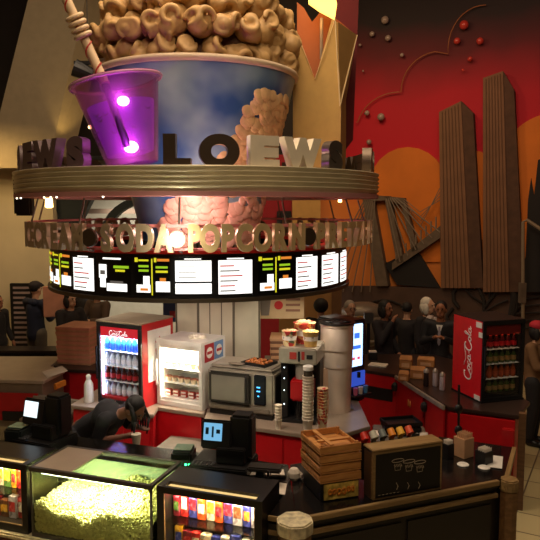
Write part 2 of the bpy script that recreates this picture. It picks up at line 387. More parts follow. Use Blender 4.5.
# ================================================================ MARQUEE
RC = Vector((-.745, 7.1, 0))
def pol(r, th, z): th = math.radians(th); return Vector((RC.x+r*math.sin(th), RC.y-r*math.cos(th), z))
def th_at(px, r, z, y=None):
    lo, hi = -75.0, 75.0
    def X(th):
        p = pol(r, th, z); d = p.y*math.cos(TILT)-(p.z-EZ)*math.sin(TILT); return 270+F*p.x/d
    # the visible near arc is monotonic between the two silhouette angles
    best = None
    ths = [-84+.5*k for k in range(337)]; xs = [X(t) for t in ths]; i0 = xs.index(min(xs)); i1 = xs.index(max(xs))
    for k in range(i0, i1):
        if xs[k] <= px <= xs[k+1]: return ths[k]+.5*(px-xs[k])/max(1e-6, xs[k+1]-xs[k])
    return ths[i0] if px < xs[i0] else ths[i1]
def ringprof(name, prof, mats, parent, n=96, th0=0, th1=360, closedprof=True, m=0):
    mb = MB(); N = n+1 if th1-th0 < 360 else n; vs = []; fs = []; K = len(prof)
    for i in range(N):
        th = th0+(th1-th0)*i/n
        for r, z in prof: vs.append(pol(r, th, z)-parent.location)
    for i in range(n):
        j = (i+1) % N
        for k in range(K):
            k2 = (k+1) % K; fs.append((i*K+k, j*K+k, j*K+k2, i*K+k2))
    if N != n: fs.append(tuple(range(K))); fs.append(tuple((N-1)*K+k for k in range(K))[::-1])
    mb.add(vs, fs, m); return mb.build(name, mats, parent, smooth=True)
band = T('marquee_band', 'ribbed metal ring fascia with raised block letters above the concession stand', 'sign', (RC.x, RC.y, 3.15))
RB = 1.895; zt = 3.385; zb = 3.185
prof = [(RB-.30, zb-.01), (RB-.30, zt)]; nr = 5
prof += [(RB, zt)]
for k in range(nr):
    z = zt-(k+.0)*(zt-zb)/nr; h = (zt-zb)/nr
    prof += [(RB+.004, z-h*.15), (RB-.002, z-h*.45), (RB-.012, z-h*.75), (RB-.016, z-h*.93)]
prof += [(RB-.02, zb-.01)]
ringprof('fascia', prof, M('aged_brass_metal', (212,202,172), .36, .3, noise_amt=.12, nscale=3), band, 128)
ringprof('soffit', [(RB+.0, zb-.045), (RB+.0, zb-.008), (RB-.34, zb-.008), (RB-.34, zb-.045)], M('dusty_pink', (186,128,124), .6), band, 96)
for th in (-62,-56,-40,-37,-34.5,-19): MB().ell(pol(RB-.02, th, zb-.05)-band.location, .009, 8).build('bulb', emis('tiny_bulb', (255,240,210), 4), band)
# LOEWS letters
cm = M('letter_chrome', (120,110,100), .3, .7); clit = M('letter_ivory', (226,214,190), .45)
ld = M('letter_dark_bronze', (84,70,56), .35, .5)
def ring_letter(ch, th, r, z, h, depth, mt, parent, xs=1, bold=.0, nm='letter'):
    me = text_mesh(ch, h, depth, xs, bold)
    p = pol(r, th, z)-parent.location
    o = obj(nm, me, mt, parent, p, math.radians(th)); return o
mats_w = {'L': ld, 'O': ld, 'E': clit, 'W': clit, 'S': cm}
pk = M('letter_mauve', (96,76,76), .5)
T5 = [th_at(v, RB-.10, 3.5) for v in (176,219,262,300,332)]; T5L = th_at(368, RB-.1, 3.5)
PER = T5L-T5[0]
for s0 in (-1, 0, 1, 2, 3):
    for k, ch in enumerate('LOEWS'):
        o = ring_letter(ch, T5[k]+PER*s0, RB-.10, zt , .228, .09, mats_w[ch] if s0 == 0 else (pk if s0 < 0 else ld), band, {'W': .95, 'O': 1.12, 'L': 1.2, 'E': 1.42, 'S': 1.1}[ch], .026)
        o['label'] = {'E': 'ivory letter E', 'W': 'ivory letter W'}.get(ch, 'letter '+ch) if s0 == 0 else 'letter '+ch
# radial supports tying band, letter rail, drum and central pillar together
# letter rail
rail = T('letter_ring_sign', 'ring sign of tall metal letters naming snacks, hung above the menu screens', 'sign', (RC.x, RC.y, 2.68))
RL = 1.81
ringprof('top_rail', [(RL-.06,2.885),(RL-.03,2.885),(RL-.03,2.91),(RL-.06,2.91)], M('rail_pink', (214,130,130), .5), rail)
ringprof('bottom_rail', [(RL-.06,2.695),(RL-.03,2.695),(RL-.03,2.712),(RL-.06,2.712)], M('rail_pink'), rail)
tanl = M('letter_tan_metal', (214,186,136), .42, .2, noise_amt=.15); tand = M('letter_greyish_metal', (178,158,128), .42, .2, noise_amt=.15)  # second tone is darker and greyer, for the left and rear words
def word(w, ths, mt):
    for ch, th in zip(w, ths):
        if ch == ' ': continue
        if ch == '*':
            o = MB().lathe([(.075,-.02),(.08,0),(.075,.02)], 20, X=Matrix.Rotation(PI/2, 4, 'X')).build('disc', ld, rail); o.location = pol(RL, th, 2.795)-rail.location; o.rotation_euler = (0,0,math.radians(th)); continue
        o = ring_letter(ch, th, RL, 2.70, .205, .05, mt, rail, .66 if ch != 'M' else .58, .016)
def xs_to_th(px): return th_at(px, RL, 2.8)
word('SODA', [xs_to_th(v) for v in (107,126,145,164)], tand)
word('CREAM', [xs_to_th(v) for v in (40,47,56,66,79)], tand)
word('ICE', [xs_to_th(v) for v in (28,31,34.5)], tand); word('*', [xs_to_th(90)], tand)
word('POPCORN', [xs_to_th(v) for v in (194,210,227,244,262,279,297)], tanl)
word('*', [xs_to_th(308)], tand)
word('PRETZELS', [xs_to_th(v) for v in (319,331,342,350,357,363,368,371)], tanl)
word('*', [88], tand)
word('ICE CREAM', [97+6.3*k for k in range(9)], tand); word('*SODA*', [160+6.3*k for k in range(6)], tand)
word('POPCORN', [200+6.3*k for k in range(7)], tand); word('*', [250], tand)
for th in range(0, 360, 30):
    mb = MB()
    mb.cone(pol(RL-.05, th, 2.70)-rail.location, pol(1.6, th, 2.67)-rail.location, .012, n=6); mb.build('bracket', steel_d, rail); mb = MB()
    mb.cone(pol(RL-.045, th, 2.9)-rail.location, pol(RB-.2, th, 3.13)-rail.location, .009, n=6)
    mb.build('bracket', steel_d, rail)
# menu drum
drum = T('menu_drum', 'black round housing that carries the lit menu screens', 'sign housing', (RC.x, RC.y, 2.2))
RM = 1.57
ringprof('housing', [(RM-.03,2.27),(RM-.03,2.672),(RM-.16,2.672),(RM-.16,2.27)], blk, drum)
ringprof('red_rim', [(RM+.035,2.655),(RM+.035,2.69),(RM-.2,2.69),(RM-.2,2.655)], M('rim_red', (200,44,40), .4), drum)
ringprof('lower_rim', [(RM+.03,2.235),(RM+.03,2.27),(RM-.2,2.27),(RM-.2,2.235)], M('rim_bronze', (92,80,66), .4, .5), drum)
mb = MB()
for th in range(15, 360, 45):
    mb = MB(); mb.cone(pol(RM-.1, th, 2.25)-drum.location, Vector((.17+.4*math.sin(math.radians(th)), .9-.4*math.cos(math.radians(th)), .05)), .03, n=8)
    mb.build('strut', blk, drum)
# central pillar
pil = MB()
oc = [(-.63+.54*math.cos(PI/8+k*PI/4), 8.0+.54*math.sin(PI/8+k*PI/4)) for k in range(8)]
S(pil.prism(oc, 0, 3.2).build('trim_8', M('pillar_grey', (206,198,176), .7, noise_amt=.1, nscale=3)))
mb = MB()
for k in range(8):
    x, y = oc[k]; mb.cone((x,y,0),(x,y,3.2), .014, n=6)
for u in (.33,.66):
    a, b = Vector((*oc[5],0)), Vector((*oc[6],0)); p = a.lerp(b,u); mb.box(p.x-.006,p.x+.006,p.y-.004,p.y+.01,0,3.2)
S(mb.build('trim_9', M('seam_grey', (110,104,90), .7)))
# menu panels
mW = emis('menu_white', (255,252,245), 1.5); mY = emis('menu_yellow', (235,225,40), .9); mG = emis('menu_green', (170,220,40), .8)
mR = emis('menu_red', (215,60,60), .8); mO = emis('menu_orange', (240,140,50), .9); mK = M('menu_black', (12,12,14), .3); mS = emis('menu_grey', (120,112,104), .6)
MM = [mK, mW, mY, mG, mR, mO, mS]
def menu_panel(x0, x1, kind, label):
    f = lambda px: th_at(px, RM, 2.46)
    t0, t1 = f(x0), f(x1); tc = (t0+t1)/2; z0, z1 = 2.275, 2.65
    loc = pol(RM, tc, z0); t = T('menu_screen', label, 'menu screen', loc, 0, 'lit menu screens around the drum')
    H = z1-z0
    def patch(mb, u0, u1, v0, v1, m, lift):
        n = max(1, int(abs(u1-u0)*(t1-t0)/2.5)); 
        for k in range(n):
            a, b = t0+(t1-t0)*(u0+(u1-u0)*k/n), t0+(t1-t0)*(u0+(u1-u0)*(k+1)/n)
            q = [pol(RM+lift, a, z0+H*v0)-loc, pol(RM+lift, b, z0+H*v0)-loc, pol(RM+lift, b, z0+H*v1)-loc, pol(RM+lift, a, z0+H*v1)-loc]
            r_ = [pol(RM-.02, a, z0+H*v0)-loc, pol(RM-.02, b, z0+H*v0)-loc, pol(RM-.02, b, z0+H*v1)-loc, pol(RM-.02, a, z0+H*v1)-loc]
            mb.add(q+r_, [(0,1,2,3),(7,6,5,4),(0,4,5,1),(3,2,6,7),(1,5,6,2),(0,3,7,4)], m)
    fr = MB(); patch(fr, 0, 1, 0, 1, 0, 0); fr.build('frame', [blk], t)
    mb = MB(); patch(mb, .05, .95, .06, .93, 0, .004)
    rnd = random.Random(int(x0*7))
    if kind == 'text':
        patch(mb, .1, .9, .08, .86, 1, .006)
        for k in range(6):
            v = .14+.115*k; patch(mb, .14, .14+rnd.uniform(.3,.68), v, v+.03, 4 if k % 2 else 6, .008)
        patch(mb, .3, .7, .88, .91, 1, .007)
    elif kind == 'white':
        patch(mb, .08, .94, .1, .34, 1, .006); patch(mb, .08, .94, .38, .86, 1, .006); patch(mb, .3, .7, .885, .91, 1, .006)
        for k in range(3): patch(mb, .16, .16+rnd.uniform(.3,.6), .47+.12*k, .485+.12*k, 6, .008)
    elif kind == 'cup':
        patch(mb, .08, .30, .42, .74, 1, .006); patch(mb, .11,.27,.2,.42,1,.006); patch(mb, .3,.85,.12,.3,1,.006); patch(mb, .4,.75,.3,.36,6,.007)
        patch(mb, .5,.9,.66,.72,3,.006); patch(mb, .55,.8,.58,.63,2,.006); patch(mb, .2,.7,.86,.9,1,.006); patch(mb,.12,.26,.5,.6,6,.008)
    else:   # two columns of pictured food
        patch(mb, .06,.14,.82,.92,2,.006); patch(mb, .49,.52,.06,.9,2,.006); patch(mb, .56,.62,.82,.92,2,.006); patch(mb,.64,.94,.84,.9,5,.006)
        patch(mb, .16,.42,.84,.88,2,.006)
        for k in range(2): patch(mb,.16,.42,.6+.1*k,.65+.1*k,3,.006); patch(mb,.6,.9,.58+.1*k,.63+.1*k,3 if k else 2,.006)
        patch(mb,.28,.44,.3,.5,1,.006); patch(mb,.1,.46,.12,.3,1,.006); patch(mb,.6,.95,.14,.38,1,.006); patch(mb,.7,.85,.38,.46,5,.006); patch(mb,.2,.4,.16,.22,5,.008)
    mb.build('display', MM, t)
for x0, x1, kd, lb in ((47.5,53,'food','narrow menu screen at the far left end of the drum, seen edge on'),
    (53,72,'food','second menu screen from the left end, yellow text over white food'),
    (72,97,'text','white menu screen with red lines directly left of the black cup screen'),
    (97,133,'cup','black menu screen picturing a cup and a plate'),
    (133,172,'food','black two-column menu screen with yellow headings directly right of the cup screen'),
    (172,214,'white','widest all white menu screen beside the round spotlight'),
    (214,256,'text','wide white menu screen with red lines above the central pillar'),
    (256,293,'food','two-column food menu screen right of centre'),
    (293,319,'text','white menu screen just right of the two-column food screen'),
    (319,339,'text','narrow white menu screen second from the right end'),
    (339,346,'text','sliver of a menu screen at the far right end of the drum')):
    menu_panel(x0, x1, kd, lb)
# round spotlight between SODA and POPCORN
t = T('round_spotlight', 'bright round spotlight between the words soda and popcorn', 'lamp', pol(1.84, xs_to_th(177), 2.79))
MB().ell((0,0,0), (.055,.05,.055), 16).build('bulb', emis('spot_white', (255,248,225), 22), t, smooth='all')
MB().cone((0,.02,0), (0,.09,0), .07, .04, 16).build('housing', steel_d, t)
# small warm lanterns beneath the band
for px, y, lb in ((49,203,'small glowing lantern under the left end of the ribbed band'),(340,200,'small glowing lamp under the right end of the ribbed band')):
    p = at(px, y, 6.6 if px < 100 else 7.6); s = 1 if px < 100 else .55
    t = T('lantern', lb, 'lamp', p, 0, 'lanterns under the band')
    MB().lathe([(.02*s,-.05*s),(.04*s,-.04*s),(.034*s,.05*s),(.02*s,.06*s)], 12).build('bulb', emis('lantern_glow', (255,205,120), 9), t, smooth=True)
    MB().cone((0,0,.05*s),(0,0,.14*s),.022*s,n=8).build('stem', steel_d, t)
tag(MB().box(-.09,.09,-.06,.06,-.2,.2).build('loudspeaker', blk, bevel=.02, loc=at(24,196,6.7)), 'black box loudspeaker under the left end of the ribbed band', 'speaker')
# ---------------------------------------------------------------- giant popcorn tub
tub = T('popcorn_tub', 'giant blue popcorn tub prop rising through the marquee', 'popcorn tub', (-.77, 7.1, 2.70))
def tub_mat():
    m = bpy.data.materials.new('tub_print'); m.use_nodes = True; nt = m.node_tree; b = nt.nodes['Principled BSDF']; L = nt.links.new
    tc = nt.nodes.new('ShaderNodeTexCoord'); nz = nt.nodes.new('ShaderNodeTexNoise'); nz.inputs['Scale'].default_value = 1.3; nz.inputs['Detail'].default_value = 3
    r = nt.nodes.new('ShaderNodeValToRGB'); e = r.color_ramp.elements
    e[0].position = .42; e[0].color = (*lin((.20,.36,.60)), 1); e[1].position = .72; e[1].color = (*lin((.66,.78,.82)), 1)
    L(tc.outputs['Object'], nz.inputs['Vector']); L(nz.outputs['Fac'], r.inputs['Fac']); L(r.outputs['Color'], b.inputs['Base Color'])
    b.inputs['Roughness'].default_value = .35; return m
TR0, TR1, TH = .60, 1.04, 1.70
MB().lathe([(TR0,0),(TR0+(TR1-TR0)*.5,TH*.5),(TR1,TH),(TR1-.03,TH),(TR0-.03,.02)], 64).build('side', tub_mat(), tub, smooth=True)
mb = MB(); rr = TR1+.0
n = 64; vs = []; 
pr = [(rr+.035*math.cos(a), TH+.01+.035*math.sin(a)) for a in [2*PI*k/8 for k in range(8)]]
vs = []; fs = []
for i in range(n):
    for r_, z in pr: vs.append((r_*math.sin(2*PI*i/n), -r_*math.cos(2*PI*i/n), z))
for i in range(n):
    for k in range(8): fs.append((i*8+k, ((i+1)%n)*8+k, ((i+1)%n)*8+(k+1)%8, i*8+(k+1)%8))
mb.add(vs, fs).build('rim', M('rim_cream', (214,190,160), .5), tub, smooth='all')
# popcorn picture printed on the tub (raised print clumps hugging the wall)
def tubr(z): return TR0+(TR1-TR0)*z/TH
def print_art(name, blobs, mt):
    mb = MB()
    for th, z, rr in blobs:
        R0 = tubr(z)+.004; th_ = math.radians(th); c = Vector((R0*math.sin(th_), -R0*math.cos(th_), z))
        X = Matrix.Translation(c) @ Matrix.Rotation(th_, 4, 'Z'); mb.ell((0,0,0), (rr, .014, rr), 12, X=X, k=6)
    return mb.build(name, mt, tub, smooth='all')
rnd = random.Random(5)
bl = []
for k in range(170):
    th = rnd.uniform(-30, 84); z = rnd.uniform(.0, .46); top = .42-.0015*(th-5)**2*.2
    if th < -18: z *= .45
    bl.append((th, z, rnd.uniform(.045,.09)))
print_art('printed_popcorn', bl, M('print_pink', (246,188,166), .55, noise_amt=.2, nscale=7))
bl = []
for k in range(380):
    z = rnd.uniform(.5, 1.45); u_ = (z-.5)/.95; c = 46+16*u_; w = 34-14*u_
    bl.append((rnd.uniform(c-w, c+w), z, rnd.uniform(.045,.075)))
print_art('printed_popcorn', bl, M('print_tan', (236,192,140), .55, noise_amt=.3, nscale=7))
# popcorn pieces
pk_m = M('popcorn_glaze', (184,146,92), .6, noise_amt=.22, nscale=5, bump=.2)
def kernel_mesh(seed, r):
    R = random.Random(seed); mb = MB()
    mb.ell((0,0,0), (r*.62, r*.6, r*.6), 12)
    for k in range(5):
        a = R.uniform(0, 2*PI); b = R.uniform(-.7,.9); d = Vector((math.cos(a)*math.cos(b), math.sin(a)*math.cos(b), math.sin(b)))
        mb.ell(d*r*.46, (r*R.uniform(.38,.5),)*3, 12)
    # one or two curled lips (C-shaped folds around a hollow)
    for k in range(R.choice((1,2,2))):
        a = R.uniform(-2.2,-.9) if k == 0 else R.uniform(-3,0); c = Vector((math.cos(a)*r*.55, math.sin(a)*r*.6, R.uniform(-.2,.35)*r)); ax = R.uniform(0,PI); X = Matrix.Translation(c) @ Matrix.Rotation(a+PI/2,4,'Z') @ Matrix.Rotation(ax,4,'Y')
        pts = [X @ Vector((r*.36*math.cos(t), -r*.12*math.sin(t*.5), r*.36*math.sin(t))) for t in [math.radians(20+300*j/14) for j in range(15)]]
        mb.tube(pts, [r*(.11+.06*math.sin(PI*j/14)) for j in range(15)], 8)
    o = mb.build('k', pk_m); me = bake(o, r*.055, 3); bpy.data.objects.remove(o); return me
KM = [kernel_mesh(s, .205) for s in range(7)]
tag(MB().lathe([(.1,-.25),(.93,-.2),(.90,.08),(.82,.45),(.5,.74),(.02,.8)], 32).build('popcorn_heap_core', M('popcorn_gap_shade', (84,54,32), .8), loc=(-.77,7.1,4.43), smooth=True), 'inner core of the popcorn heap, coloured dark for the shade between kernels', 'popcorn', None, 'stuff')  # core colour darkened to stand for shade in the gaps between kernels
rows = [(.88,.06,25),(.92,.29,25),(.84,.53,22),(.66,.74,17)]
places = []
for ri, (rr, z, n) in enumerate(rows):
    for k in range(n):
        th = 360*k/n+ri*9+rnd.uniform(-3,3); a = ((th+180) % 360)-180
        if abs(a) < 112: places.append((a, rr, z, ri))
hw = ['hugging the tub rim','second row up','third row up','near the top of the heap']
for i, (a, rr, z, ri) in enumerate(places):
    o = bpy.data.objects.new('popcorn_piece', KM[i % 7]); COL.objects.link(o)
    s = rnd.uniform(.86,1.08); o.scale = (s, s, s*rnd.uniform(.9,1.05))
    o.location = (-.77+rr*math.sin(math.radians(a)), 7.1-rr*math.cos(math.radians(a)), 4.43+z+rnd.uniform(-.02,.03))
    o.rotation_euler = (rnd.uniform(-.5,.5), rnd.uniform(-1.5,1.5), math.radians(a)+rnd.uniform(-.5,.5))
    side = 'left side' if a < -35 else 'right side' if a > 35 else 'front'
    tag(o, f'oversized curled popcorn piece, {hw[ri]}, {side} of the giant tub', 'popcorn', 'giant popcorn pieces in the tub, '+hw[ri]+', '+side)
# ---------------------------------------------------------------- giant cup with purple light
cl = at(134, 167, 5.75)
cup = T('giant_drink_cup', 'giant clear cup of glowing purple drink leaning on the band', 'cup', (cl.x, cl.y, zt))
tilt = Matrix.Rotation(-.19, 4, 'Y'); Hc = .70
def cupX(p): return tilt @ Vector(p)
pm = Mglass('cup_plastic', (226,190,222), .3, .25)
nt_ = pm.node_tree; out_ = [n for n in nt_.nodes if n.type == 'OUTPUT_MATERIAL'][0]; old_ = out_.inputs[0].links[0].from_socket
df_ = nt_.nodes.new('ShaderNodeBsdfDiffuse'); df_.inputs['Color'].default_value = (*lin((.80,.55,.72)), 1); mx_ = nt_.nodes.new('ShaderNodeMixShader'); mx_.inputs[0].default_value = .22
nt_.links.new(old_, mx_.inputs[1]); nt_.links.new(df_.outputs[0], mx_.inputs[2]); nt_.links.new(mx_.outputs[0], out_.inputs[0])
r0, r1 = .22, .365
shell = MB().lathe([(r0,0),(r1,Hc),(r1+.035,Hc+.005),(r1+.035,Hc+.03),(r1-.012,Hc+.03),(r0-.012,.012)], 40, X=tilt @ Matrix.Translation((0,0,.03)), cap=False).build('cup_shell', pm, cup, smooth=True)
MB().lathe([(r1+.03,Hc+.03),(r1+.042,Hc+.045),(r1+.03,Hc+.06),(r1+.018,Hc+.045),(r1+.03,Hc+.03)], 40, X=tilt, cap=False).build('rim', M('cup_rim_mauve', (206,150,180), .3), cup, smooth='all')
def purple():
    m = bpy.data.materials.new('purple_drink'); m.use_nodes = True; nt = m.node_tree; b = nt.nodes['Principled BSDF']; L = nt.links.new
    b.inputs['Base Color'].default_value = (*lin((.42,.08,.75)), 1); b.inputs['Roughness'].default_value = .3
    tc = nt.nodes.new('ShaderNodeTexCoord'); nz = nt.nodes.new('ShaderNodeTexNoise'); nz.inputs['Scale'].default_value = 4
    r = nt.nodes.new('ShaderNodeValToRGB'); e = r.color_ramp.elements; e[0].position = .3; e[1].position = .75
    e[0].color = (*lin((.36,.04,.62)), 1); e[1].color = (*lin((.78,.18,.92)), 1)
    L(tc.outputs['Object'], nz.inputs['Vector']); L(nz.outputs['Fac'], r.inputs['Fac']); L(r.outputs['Color'], b.inputs['Emission Color']); b.inputs['Emission Strength'].default_value = .75
    return m
rl = lambda z: r0+(r1-r0)*z/Hc-.045
MB().lathe([(rl(.13),.13),(rl(.55),.555),(rl(.55)-.02,.56)], 40, X=tilt).build('purple_drink', purple(), cup, smooth=True)
gl = emis('purple_lamp', (255,180,255), 14)
for px, y, rr, lb in ((123,101,.05,'upper lamp'),(131,147,.06,'lower lamp')):
    p = at(px, y, cl.y-.30 if y < 120 else cl.y-.24)-cup.location; MB().ell((0,0,0), (rr,.03,rr*.8), 14).build('glow_lamp', gl, cup, loc=p, smooth='all')
    light('purple_lamp_light', 'POINT', p+cup.location+Vector((0,-.1,0)), 5 if y > 120 else 3, (215,70,255), .05)
mb = MB()
for k in range(14):
    th = rnd.uniform(-1.2,1.2); z = rnd.uniform(.2,.5); rr = rl(z)+.012; c = cupX((rr*math.sin(th), -rr*math.cos(th), z))
    mb.tube([c+Vector((.02*math.cos(t), 0, .02*math.sin(t))) for t in [PI+PI*j/6 for j in range(7)]], .004, 5)
mb.build('droplet', M('droplet_dark', (80,20,110), .3), cup)
# straw with knot and red spiral
sp = [at(128,147,cl.y-.25), at(105,84,cl.y-.29), at(86,42,cl.y-.2), at(76,20,cl.y-.2), at(64,-6,cl.y-.2), at(56,-22,cl.y-.2)]
st = T('drinking_straw', 'giant pale straw with red spiral and coiled knot standing in the purple cup', 'straw', sp[1])
b0 = st.location.copy(); P = [p-b0 for p in sp]
MB().tube(P[1:], .04, 14).build('tube', M('straw_cream', (216,186,146), .5), st, smooth=True)
MB().tube([P[0], P[1]], .032, 12).build('submerged_tube', M('straw_dark', (50,16,50), .5), st, smooth=True)
mb = MB(); pts = []
path = P[1:]
def along(u):
    L = [(path[i+1]-path[i]).length for i in range(len(path)-1)]; d = u*sum(L)
    for i, l in enumerate(L):
        if d <= l: return path[i].lerp(path[i+1], d/l), (path[i+1]-path[i]).normalized()
        d -= l
    return path[-1], (path[-1]-path[-2]).normalized()
for k in range(90):
    c, d = along(k/89); s_ = d.orthogonal().normalized(); w = d.cross(s_); a = k*.33; pts.append(c+(.041)*(math.cos(a)*s_+math.sin(a)*w))
mb.tube(pts, .007, 5).build('spiral_stripe', M('straw_red', (180,40,30), .5), st)
mb = MB()
for k in range(4):
    c, d = along(.48+.055*k); s_ = Vector((1,0,0)); w = Vector((.25,0,-1)).normalized(); s_ = d.cross(Vector((0,1,0))).normalized()
    mb.tube([c+.062*(math.cos(t)*s_+math.sin(t)*Vector((0,1,0)))+d*.02*math.sin(t) for t in [2*PI*j/16 for j in range(17)]], .02, 8)
mb.build('coiled_knot', M('straw_cream'), st, smooth='all')
# ---------------------------------------------------------------- giant paper bag
Yb = 7.3
bg = T('giant_paper_bag', 'giant tan paper bag prop with zigzag top right of the popcorn tub', 'paper bag', at(318,172,Yb)); b0 = bg.location.copy()
bm_ = M('bag_tan', (196,158,88), .7); bo = M('bag_inside_flame_tint', (150,84,44), .8)  # inside coloured orange to stand for the flame lamp's light on it
def pl(l, Y): return [at(x,y,Y)-b0 for x,y in l]
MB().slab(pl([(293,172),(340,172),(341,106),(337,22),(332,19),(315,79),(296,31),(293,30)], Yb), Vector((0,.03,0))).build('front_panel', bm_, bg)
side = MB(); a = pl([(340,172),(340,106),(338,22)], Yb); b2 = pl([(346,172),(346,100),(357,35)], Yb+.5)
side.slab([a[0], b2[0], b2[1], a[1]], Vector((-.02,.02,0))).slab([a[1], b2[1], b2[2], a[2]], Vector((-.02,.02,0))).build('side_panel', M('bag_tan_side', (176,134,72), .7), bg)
c2 = pl([(297,172),(346,172),(346,100),(356,35),(338,20),(322,10),(312,22),(304,8),(297,2)], Yb+.55)
MB().slab(c2, Vector((0,.03,0))).build('back_panel', bo, bg)
mb = MB(); mb.tube(pl([(296,31),(315,79),(335,19),(340,106)], Yb-.02), .008, 5); mb.tube([*pl([(340,106)], Yb-.02), *pl([(357,35)], Yb+.5)], .008, 5)
mb.build('cut_edge', M('edge_cream', (226,200,150), .6), bg)
p = at(322,8,Yb+.3)
fl = T('flame_lamp', 'bright yellow glowing flame shaped lamp at the top of the picture', 'lamp', p); b0 = p
sh = MB(); sh.slab([at(x,y,Yb+.3)-b0 for x,y in ((308,-12),(309,2),(320,10),(335,18),(337,4),(333,-14))], Vector((0,.08,0)))
sh.build('shade', emis('flame_glow', (255,190,90), 3.2), fl)
MB().cone((0,.04,-.1),(0,.04,-.55),.02,n=8).build('stem', steel_d, fl)
red_prop = tag(MB().slab([at(x,y,8.2) for x,y in ((334,-30),(360,-30),(353,140),(334,165))], Vector((0,.3,0))).build('red_banner', M('banner_red', (96,14,18), .8)), 'dark red upright panel behind the giant paper bag', 'banner')
p = at(276,150,6.9)
t = T('pendant_lamp', 'tiny warm lamp hanging in the dark behind the purple cup', 'lamp', at(90,127,11.0))
MB().ell((0,0,0),(.03,.03,.03)).build('bulb', emis('lantern_glow',(255,205,120),9), t); MB().cone((0,0,.03),(0,0,7.6-t.location.z),.006,n=5).build('cord', blk, t)
dl = T('spotlight_fixture', 'black spotlight fixture clamped behind the top of the straw', 'lamp', at(85,72,7.6))
MB().cone((-.12,0,.05),(.1,.05,-.04),.1,.07,14).build('can', blk, dl); MB().box(-.12,.16,-.02,.02,.08,.12).build('bracket', blk, dl)
# ================================================================ FRONT COUNTER
V0 = Vector((.17, 4.06, 0)); RA = math.radians(-19.0); A_ex = Vector((math.cos(RA), math.sin(RA), 0)); A_ey = Vector((-math.sin(RA), math.cos(RA), 0))
V1 = Vector((1.75, 4.68, 0)); RBn = math.atan2((V1-V0).y, (V1-V0).x); B_ex = (V1-V0).normalized(); B_ey = Vector((-B_ex.y, B_ex.x, 0)); LB = (V1-V0).length
V2 = Vector((2.06, 5.34, 0))
marb = M('marble_cap', (222,206,170), .35, noise_amt=.45, nscale=18)
# left front counter run: base with ledge, black worktop behind the cases
cA = T('front_counter', 'dark left front counter holding the two candy cases and the popcorn warmer', 'counter', V0, RA, 'front counters')
MB().prism([(-3.2,0),(-.08,0),(-.43,.95),(-3.2,.95)],0,.60).build('body', M('counter_dark_red', (84,16,14), .45), cA)
mb = MB(); mb.box(-3.2,-.08,-.16,.2,.60,.64); mb.build('ledge', marb, cA, bevel=.012)
MB().prism([(-3.2,.34),(-.128,.34),(-.32,.85),(-3.2,.85)],.64,1.03).prism([(-.19,-.0),(-.002,0),(-.128,.34),(-.19,.34)],.64,1.03).build('worktop', blkgl, cA)
for z_ in (1.0,.905): MB().box(-.19,-.10,-.02,.0,z_,z_+.034).build('trim_stripe', brass, cA, bevel=.004)
MB().box(-.19,-.03,-.012,-.002,.0,.98).build('end_panel', blk, cA)
# right front counter run
cB = T('front_counter', 'black right front counter with two tan trim stripes', 'counter', V0, RBn, 'front counters')
cB['label'] = 'black right front counter with two tan trim stripes under the drinks menu box'
h2 = math.tan((math.atan2((V2-V1).y,(V2-V1).x)-RBn)/2)
MB().prism([(.02,.03),(LB-.02,.03),(LB-.02-.8*h2,.80),(.02+.3,.80)],0,.98).build('body', M('counter_black', (24,20,20), .35), cB)
MB().prism([(.002,0),(LB,0),(LB-.85*h2,.85),(.32,.85)],.98,1.03).build('worktop', blkgl, cB)
MB().box(.10,LB-.06,-.015,.02,1.0,1.038).build('trim_stripe', brass, cB, bevel=.004)
MB().box(.10,LB-.06,-.005,.04,.905,.935).build('trim_stripe', brass, cB, bevel=.004)
for k,(x0,x1) in enumerate(((.12,.82),(.86,LB-.1))): MB().box(x0,x1,.018,.04,.1,.86).build('front_panel', M('panel_black', (30,25,24), .3), cB, bevel=.008)
RCn = math.atan2((V2-V1).y, (V2-V1).x); LC = (V2-V1).length
cC = T('front_counter', 'short dark end counter beside the tiled floor at right', 'counter', V1, RCn, 'front counters')
MB().prism([(.03,.03),(LC,.03),(LC,.60),(.03+.6*h2,.60)],0,.98).build('body', M('counter_brown', (66,42,30), .45), cC)
MB().prism([(.002,0),(LC,0),(LC,.62),(.62*h2,.62)],.98,1.03).build('worktop', blkgl, cC)
MB().box(.05,LC,-.02,.012,.985,1.035).build('trim_stripe', brass, cC)
MB().box(LC,LC+.04,.0,.10,.6,1.18).build('end_board', red_p, cC, bevel=.01)
def post(loc, rz, w, lab, capm, h=1.05):
    t = T('counter_post', lab, 'post', loc, rz, 'corner posts of the front counter')
    o8 = [(w*math.cos(PI/8+k*PI/4), w*math.sin(PI/8+k*PI/4)) for k in range(8)]
    MB().prism(o8, 0, h-.09).build('shaft', Mwood('post_tan', (112,80,50), (140,104,66), 4, .45), t)
    MB().prism([(x*1.12,y*1.12) for x,y in o8], h-.09, h).build('cap', capm, t, bevel=.01)
    return t
post(V0+Vector((-.01,-.03,0)), .1, .11, 'marble capped octagonal post at the front corner of the counter', marb)
post(V1+Vector((.03,.0,0)), .5, .065, 'tan octagonal post at the right corner of the front counter', brass, 1.04)
